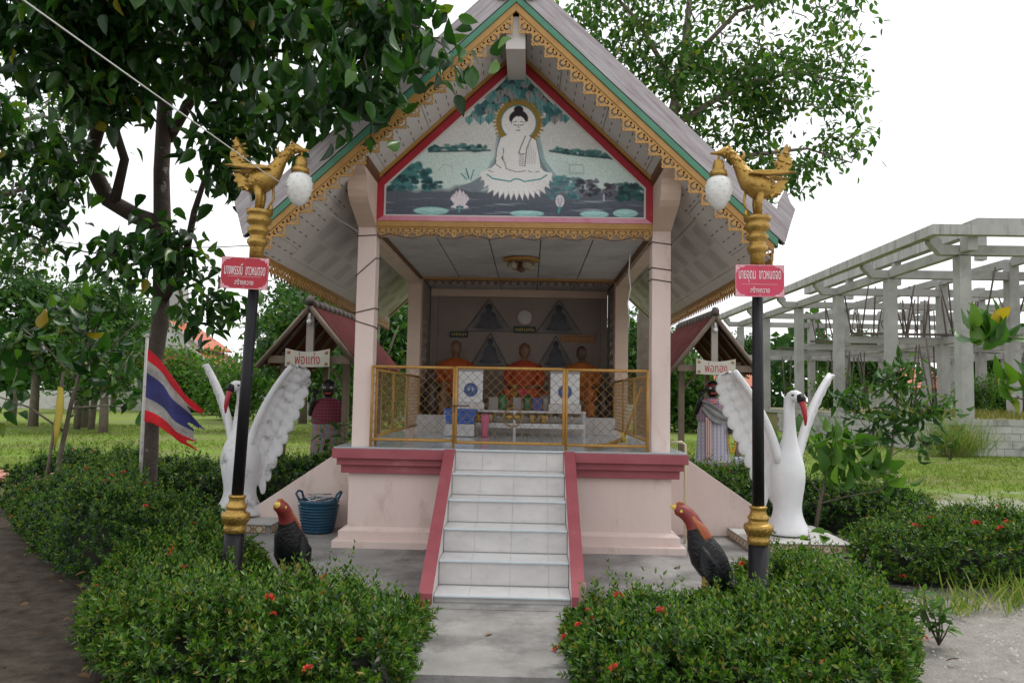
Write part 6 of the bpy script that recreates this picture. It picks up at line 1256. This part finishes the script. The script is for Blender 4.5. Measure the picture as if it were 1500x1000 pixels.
# ------------------------------------------------------------------ concrete skeleton building
M_rc = mat('raw_concrete', (.29, .288, .28), (.39, .386, .375), 1.2, .9, bump=.2, bscale=30, dirt=(.22, .215, .205), dscale=.9, dlo=.5, dhi=.72)
M_rc2 = mat('raw_concrete_streaked', (.33, .327, .315), (.42, .415, .40), 2.0, .9, stretch=(1, 1, .12), dirt=(.12, .115, .11), dscale=3.2, dlo=.50, dhi=.70)
SB = thing('concrete_skeleton', 'unfinished grey concrete frame building of columns and beams on a block plinth', 'building', (14, 25, GZ))
def sb(name, b, m=M_rc, **k): return obj(name, b, m, SB, world=True, **k)
PT = 1.02
colx = [14.0, 18.6, 23.2, 27.8]; coly = [24.95, 29.9, 34.9, 40.0, 45.5, 51]
for i, x in enumerate(colx):
    for j, y in enumerate(coly):
        top = 6.20 if i == 0 else 6.9+.5*(i > 1)
        b = MB(); b.box(x-.18, x+.18, y-.21, y+.21, PT-.3, top); sb('column', b)
for j, y in enumerate(coly):
    b = MB(); b.box(13.3, 27.6, y-.15, y+.15, 6.24, 6.55); sb('cross_beam', b)
    for i in range(3): b = MB(); b.box(colx[i]+.181, colx[i+1]-.181, y-.11, y+.11, 4.10, 4.40); sb('lower_beam', b) if j > 1 else None
for i, x in enumerate(colx):
    for j in range(5):
        b = MB(); b.box(x-.12, x+.12, coly[j]+.181, coly[j+1]-.181, 6.26+(.5*(i > 0)), 6.58+(.5*(i > 0))); sb('long_beam', b)
        if i: b = MB(); b.box(x-.11, x+.11, coly[j]+.211, coly[j+1]-.211, 4.11, 4.39); sb('lower_beam', b)
b = MB(); b.box(12.62, 12.92, 24.0, 52, 6.72, 7.04); sb('eave_beam', b, M_rc2)
b = MB(); b.box(12.921, 30, 24.0, 24.3, 6.72, 7.04); sb('eave_beam', b, M_rc2)
for y in coly: b = MB(); b.prism([(12.921, 6.62), (13.299, 6.22), (13.299, 6.70), (12.921, 7.05)], y-.15, y+.15); sb('cantilever_arm', b)
for x in (14.0, 18.6, 23.2): b = MB(); b.box(x-.15, x+.15, 24.301, 24.769, 6.30, 6.98); sb('cantilever_arm', b)
b = MB(); b.box(16.8, 30, 28.2, 28.6, 7.75, 8.25); sb('upper_beam', b, M_rc2); b = MB(); b.box(16.4, 16.799, 28.2, 46, 7.75, 8.25); sb('upper_beam', b, M_rc2)
for y in (28.4, 34.9, 40): b = MB(); b.box(16.45, 16.75, y-.15, y+.15, 6.72, 7.749); sb('stub_column', b)
# leftover shuttering poles
rr = random.Random(4); M_prop = mat('shutter_pole', (.13, .105, .09), (.09, .07, .06), 10, .9)
for k in range(110):
    j = rr.randrange(1, 5); x = rr.choice([18.6, 23.2]); y = rr.uniform(coly[1], coly[5]); z0, z1 = rr.choice([(4.46, 6.7), (4.46, 6.7), (1.1, 4.05)])
    if k % 2: y = coly[j]; x = rr.uniform(14.5, 23)
    b = MB(); b.tube([(x+rr.uniform(-.1, .1), y+rr.uniform(-.3, .3), z0), (x+rr.uniform(-.5, .5), y+rr.uniform(-.6, .6), z1)], .035, 5); sb('shutter_pole', b, M_prop)
for y in coly[2:5]:
    b = MB(); b.box(14.5, 22.8, y-.32, y-.22, 4.46, 4.56); sb('shutter_plank', b, M_prop)
b = MB(); b.box(13.55, 31, 24.66, 52, GZ-.1, PT-.02); sb('plinth_fill', b, mat('dry_weedy_top', (.18, .17, .07), (.26, .22, .12), 3, .95))
blk = {}
def blockmesh(w, h, ax):
    b = MB(); g_ = .006
    if ax == 'x': b.box(g_, w-g_, 0, .06, g_, h-g_)
    else: b.box(0, .06, g_, w-g_, g_, h-g_)
    return b.mesh('concrete_block', mat('cement_block', (.36, .355, .34), (.46, .455, .44), 2.5, .95, bump=.3, bscale=30, dirt=(.20, .195, .185), dscale=1.4, dlo=.52, dhi=.7) if 'm' not in blk else blk['m'])
mx_ = blockmesh(.5, .235, 'x'); blk['m'] = mx_.materials[0]; my_ = blockmesh(.5, .235, 'y')
for row in range(4):
    for k in range(10): inst(mx_, 'concrete_block', SB, (13.49+.5*k+(.25 if row % 2 else 0), 24.585, GZ+.235*row), scale=(1, 1, 1))
    for k in range(34): inst(my_, 'concrete_block', SB, (13.475, 24.62+.5*k+(.25 if row % 2 else 0), GZ+.235*row))
b = MB(); b.box(13.46, 19, 24.57, 24.66, GZ+.945, PT+.0); sb('coping', b, M_rc2); b = MB(); b.box(13.45, 13.55, 24.661, 52, GZ+.945, PT); sb('coping', b, M_rc2)
# weeds on the plinth
g = np.random.default_rng(19); n = 2600; x = g.uniform(13.6, 24, n); y = g.uniform(24.8, 34, n); D = nrm(np.stack([g.normal(0, .4, n), g.normal(0, .4, n), np.ones(n)], 1)); l_ = g.uniform(.12, .42, n)
V, Fc = leaves(np.stack([x, y, np.full(n, PT-.03)], 1), D, rdir(n, g), l_, np.full(n, .035), T_S); o = obj('plinth_weeds', npmesh('plinth_weeds', V, Fc, leafmat('dry_weed', [((.12, .16, .03), 0), ((.20, .20, .06), .5), ((.30, .26, .13), .95)], .8, .3, .1)), None); o['kind'] = 'stuff'; tag(o, 'dry weeds growing on top of the block plinth', 'weeds')
# ------------------------------------------------------------------ far trees
def far_proto(name, label, seed, h, w, lm, n=150, per=26, Lg=.34, tr=.2, low=.28, group='trees beyond the lawn'):
    g = np.random.default_rng(seed); bl = []
    for k in range(7):
        a = g.uniform(0, 6.28); rr_ = w*g.uniform(.1, .55); bl.append(((rr_*math.cos(a), rr_*math.sin(a), h*g.uniform(low+.1, .85)), (w*g.uniform(.32, .5), w*g.uniform(.32, .5), h*g.uniform(.12, .2)), n//8))
    bl.append(((0, 0, h*.6), (w*.6, w*.6, h*.3), n//8))
    limbs = []
    for k in range(5): a = g.uniform(0, 6.28); limbs.append([((0, 0, h*.3), tr*.5), ((w*.25*math.cos(a), w*.25*math.sin(a), h*.5), tr*.35), ((w*.5*math.cos(a), w*.5*math.sin(a), h*.68), tr*.15)])
    return tree(label, name, (0, 0, 0), [((0, 0, -.2), tr*1.2), ((0, 0, h*.2), tr), ((.1, 0, h*.5), tr*.7), ((0, 0, h*.85), tr*.2)], limbs, bl, seed, M_barkl, lm, Lg, per, droop=.3, group=group, cl=.42, tpl=T_S)
pA = far_proto('shade_tree', '', 41, 8.5, 4.2, M_leaffar, n=230, per=30, Lg=.36)
pB = far_proto('shade_tree', '', 42, 6.0, 3.0, M_leafmid, n=170, per=28, Lg=.32)
pC = far_proto('bushy_tree', '', 43, 4.2, 2.6, M_leaflit, n=150, per=28, Lg=.30, low=.05)
spots = [(pA, -11.2, 39, .95, 0, 'dense shade tree standing behind the hut with the maroon shawl statue'), (pB, -9.5, 31, 1.0, 1, 'rounded shade tree beyond the swan near the flag'), (pA, -7.0, 46, 1.1, 2, 'tall shade tree straight behind the shrine, flag side'), (pB, -5.2, 27, .95, 3, 'leafy tree seen through the porch beside the maroon shawl hut'),
         (pC, -7.2, 36, 1.1, 1.2, 'bright bushy tree beyond the maroon shawl hut'), (pA, -29, 54, .8, 4, 'shade tree beside the pale tower'), (pB, -28, 48, .95, 5, 'shade tree beyond the palm'), (pA, -36, 60, 1.0, .4, 'far shade tree at the edge of the lawn'), (pB, -17.8, 31, 1.05, .9, 'airy tree standing over the twin bare trunks'), (pC, -15.5, 42, .9, 2.2, 'low bushy tree at the back of the lawn'),
         (pB, 4.5, 36, 1.0, 2.0, 'leafy tree behind the shrine near the airy tree'), (pA, 9.5, 52, .8, 3.1, 'shade tree behind the garlanded statue hut'), (pC, 8.0, 38, 1.1, .3, 'bushy tree between garlanded statue hut and skeleton building'), (pA, 17, 62, .85, 5.2, 'shade tree seen through the skeleton building bays'), (pA, 26, 60, .9, 1.1, 'dark tree behind the skeleton building'), (pA, 36, 62, .95, 2.5, 'tree behind the far corner of the skeleton building'),
         (pC, 21, 36.8, .5, 1.5, 'green bush growing inside the skeleton building'), (pC, 24.5, 41, .6, 2.9, 'green bush between the inner columns of the skeleton building'), (pC, 17, 43, .6, 4.0, 'green bush behind the front bays of the skeleton building'), (pB, 30, 46, .8, .6, 'tree beside the far columns of the skeleton building'), (pA, 1.5, 60, .9, 1.9, 'tall tree directly behind the shrine room'), (pA, -19.8, 31, .80, 2.2, 'tall shade tree beyond the young tree with the ribbon'), (pB, -15.0, 27.5, .72, 4.1, 'small shade tree beside the slim trunks on the lawn'), (pC, -24, 54, 1.3, .2, 'bushy tree in front of the white boundary wall'), (pC, -19.5, 50, 1.1, 1.0, 'bushy tree before the temple hall'), (pB, -45, 66, 1.1, 2.4, 'distant tree beyond the palm')]
used = set()
for pr, x, y, sc, rz, lab in spots:
    z = PT-.05 if 14 < x < 30 and y < 51 else GZ
    if pr.name not in used: used.add(pr.name); pr.location = (x, y, z); pr.rotation_euler = (0, 0, rz); pr.scale = (sc,)*3; pr['label'] = lab
    else: dup(pr, (x, y, z), rz, lab, sc)
# distant wood closing the view
g = np.random.default_rng(44); n = 26000; a = g.uniform(-1.0, 1.0, n); R_ = g.uniform(74, 92, n); x = R_*np.sin(a); y = R_*np.cos(a); hh = 6.2+1.8*np.sin(a*23)+1.2*np.sin(a*57+1)+.6*np.sin(a*131); z = GZ+hh*g.uniform(0, 1, n)**.75
V, Fc = leaves(np.stack([x, y, z], 1), rdir(n, g), rdir(n, g), g.uniform(.7, 1.5, n), g.uniform(.5, 1.0, n), T_S); o = obj('distant_wood', npmesh('distant_wood', V, Fc, M_leaffar), None); o['kind'] = 'stuff'; tag(o, 'distant belt of woodland closing the view', 'wood')
# coconut palm
PM = thing('coconut_palm', 'coconut palm with drooping fronds at the far edge of the lawn', 'palm', (-23.4, 35, GZ))
b = MB(); b.tube([(0, 0, -.1), (.1, 0, 1.5), (.3, 0, 3), (.35, 0, 4.0)], [.2, .15, .13, .12], 10); obj('trunk', b, M_barkl, PM)
g = np.random.default_rng(45)
for k in range(17):
    a = k*2.4; el = g.uniform(-.2, 1.1); L_ = g.uniform(1.9, 2.5); pts = []; p_ = np.array([.35, 0, 4.0]); d_ = np.array([math.cos(a)*math.cos(el), math.sin(a)*math.cos(el), math.sin(el)])
    for i in range(9): pts.append(p_.copy()); p_ = p_+d_*L_/8; d_ = nrm(d_+np.array([0, 0, -.17]))
    P = np.array(pts); t = np.repeat(np.linspace(.12, 1, 26), 2); ii = np.clip((t*8).astype(int), 0, 7); fr_ = (t*8-ii)[:, None]; Q = P[ii]*(1-fr_)+P[np.minimum(ii+1, 8)]*fr_; dd = nrm(P[np.minimum(ii+1, 8)]-P[ii]); sd = nrm(np.cross(dd, [0, 0, 1.]))*np.tile([1, -1], 26)[:, None]
    V, Fc = leaves(Q, sd+dd*.5+np.array([0, 0, -.45]), np.tile([0, 0, 1.], (52, 1)), .62*np.sin(PI*np.clip(t, .12, .95))+.12, np.full(52, .05), T_S); f_ = obj('frond', npmesh('frond', V, Fc, M_leafmid), None, PM)
    b = MB(); b.tube(pts, [.03-.003*i for i in range(9)], 5); obj('frond_rib', b, M_barkl, f_)
# twin bare trunks and other slim trunks on the lawn
for i, (x, y, h, lean) in enumerate(((-17.2, 29.6, 3.6, .1), (-16.7, 29.7, 3.6, .25), (-15.9, 33, 3.4, -.15))):
    tree(['slim bare trunk, the upright one of the pair on the lawn', 'slim bare trunk, the leaning one of the pair on the lawn', 'slim dark trunk just behind the pair on the lawn'][i], 'slim_tree', (x, y, GZ), [((x, y, GZ-.1), .13), ((x+lean*.4, y, 1.5), .11), ((x+lean, y, h), .07)], [[((x+lean, y, h), .06), ((x+lean*2, y, h+1), .03)]], [((x+lean*1.6, y, h+1.1), (1.1, 1.0, .7), 22)], 50+i, M_bark if i == 2 else M_barkl, M_leafmid, .25, 18, cl=.35, tpl=T_S, group='slim trees on the lawn')
# ------------------------------------------------------------------ far temple, walls, houses
M_otile = mat('orange_roof_tile', (.50, .13, .05), (.40, .095, .04), 4, .6); M_wwall = mat('whitewash', (.60, .59, .57), (.50, .49, .47), 1.5, .85, dirt=(.3, .29, .27), dscale=1, dlo=.55, dhi=.75)
CH = thing('chedi_tower', 'pale tapering concrete tower rising behind the orange tiered roof', 'tower', (-32.6, 71, GZ))
b = MB()
for (w0, w1, z0, z1) in ((1.9, 1.7, 0, 2.0), (1.35, 1.25, 2.0, 5.0), (1.1, .62, 5.0, 11.2)):
    b.add([(-w0, -w0, z0), (w0, -w0, z0), (w0, w0, z0), (-w0, w0, z0), (-w1, -w1, z1), (w1, -w1, z1), (w1, w1, z1), (-w1, w1, z1)], [(0, 3, 2, 1), (4, 5, 6, 7), (0, 1, 5, 4), (1, 2, 6, 5), (2, 3, 7, 6), (3, 0, 4, 7)], False)
obj('tower_shaft', b, M_rc2, CH)
for k in range(8): b = MB(); b.box(-.07, .07, -1.02+.05*k, -.9+.05*k, 5.8+.6*k, 6.0+.6*k); obj('vent_slot', b, M_dark, CH)
TH = thing('temple_hall', 'temple hall with tiered orange roof below the pale tower', 'building', (-31, 67, GZ))
b = MB(); b.box(-4, 4, -2, 4, 0, 3.6); obj('wall', b, M_wwall, TH)
for i, (hw, z0, z1, y0, y1) in enumerate(((5.2, 3.2, 5.2, -2.8, 4.8), (3.6, 5.0, 7.4, -2.2, 4.2))):
    for s in (-1, 1):
        b = MB(); b.prism([(s*hw, z0), (s*.01 if i else s*2.2, z1), (s*.01 if i else s*2.2, z1+.15), (s*hw, z0+.15)], y0, y1); obj('roof_tier', b, M_otile, TH)
        b = MB(); b.prism([(s*hw*1.02, z0-.05), (s*(.0 if i else 2.2), z1+.1), (s*(.0 if i else 2.2), z1+.35), (s*hw*1.02, z0+.2)], y0-.12, y0-.01); obj('roof_edge', b, M_wwall, TH)
    b = MB(); b.prism([(-hw*.95, z0), (hw*.95, z0), (0, z1 if i else z1+.1)], y0+.15, y0+.3); obj('gable', b, M_otile if i == 0 else M_wwall, TH)
for x in (-3, -1, 1, 3): b = MB(); b.box(x-.4, x+.4, -2.06, -2.005, 1, 2.6); obj('window', b, M_dark, TH)
def house(label, x, y, w, d, h, rh, rz=0):
    r = thing('low_house', label, 'house', (x, y, GZ), rz, 'low orange roofed houses'); b = MB(); b.box(-w, w, -d, d, 0, h); obj('wall', b, M_wwall, r)
    for s in (-1, 1): b = MB(); M_ = Matrix.Identity(4); b.add([(-w-.4, s*(d+.5), h-.15), (w+.4, s*(d+.5), h-.15), (w+.4, 0, h+rh), (-w-.4, 0, h+rh)], [(0, 1, 2, 3)], False); obj('roof_slope', b, M_otile, r, solid=.12)
    for s in (-1, 1): b = MB(); b.add([(s*w, -d, h), (s*w, d, h), (s*w, 0, h+rh-.1)], [(0, 1, 2)], False); obj('gable', b, M_wwall, r, solid=.05)
    n = max(2, int(w)); 
    for k in range(n): b = MB(); xx = -w+(k+.5)*2*w/n; b.box(xx-.4, xx+.4, -d-.05, -d-.005, .9, 2.0); wn = obj('window', b, M_dark, r); b = MB(); b.box(xx-.03, xx+.03, -d-.07, -d-.051, .9, 2.0); obj('mullion', b, M_wwall, wn)
house('low grey house with orange roof seen past the garlanded statue', 12.2, 56, 3.2, 2.4, 2.6, 1.2); house('orange roofed house glimpsed through the skeleton building', 30.5, 66, 3.5, 2.5, 2.9, 1.6, .3); house('orange roofed house beyond the open end of the skeleton building', 43, 66, 3.5, 2.5, 3.0, 1.6, -.2)
def wall(label, x0, y0, x1, y1, h):
    r = thing('boundary_wall', label, 'wall', (x0, y0, GZ)); dx, dy = x1-x0, y1-y0; L_ = math.hypot(dx, dy); n = max(1, int(L_/3)); r.rotation_euler = (0, 0, math.atan2(dy, dx))
    for k in range(n): b = MB(); b.box(k*L_/n+.13, (k+1)*L_/n-.13, -.06, .06, 0, h-.15); obj('wall_panel', b, M_wwall, r)
    for k in range(n+1): b = MB(); b.box(k*L_/n-.12, k*L_/n+.12, -.12, .12, 0, h); obj('wall_post', b, M_wwall, r)
wall('white boundary wall beyond the lawn on the palm side', -52, 56, -16, 56, 1.5); wall('white boundary wall seen past the maroon shawl hut', -14, 44, -1, 44, 1.15); wall('pale boundary wall seen past the garlanded statue', 3, 49, 13, 49, 1.3)
# pile of orange tiles on the left
TP = thing('tile_pile', 'flat pile of pinkish orange roof tiles lying beside the hedge', 'tile pile', (-8.35, 12.6, GZ))
b = MB(); P = [[(.42*u, .30*v, .05*math.sin(PI*v)+.006) for v in np.linspace(0, 1, 5)] for u in (0, 1)]; b.grid(P); tme = b.mesh('roof_tile', mat('pink_orange_tile', (.55, .26, .19), (.46, .20, .14), 6, .7))
rr = random.Random(8)
for k in range(26): o = inst(tme, 'roof_tile', TP, (-1.0+.36*(k % 6)+rr.uniform(-.05, .05), -.2+.33*(k//6 % 3), .02+.075*(k//9)), rot=(0, rr.uniform(-.08, .08), rr.uniform(-.2, .2)), world=False); m_ = o.modifiers.new('thick', 'SOLIDIFY'); m_.thickness = .014
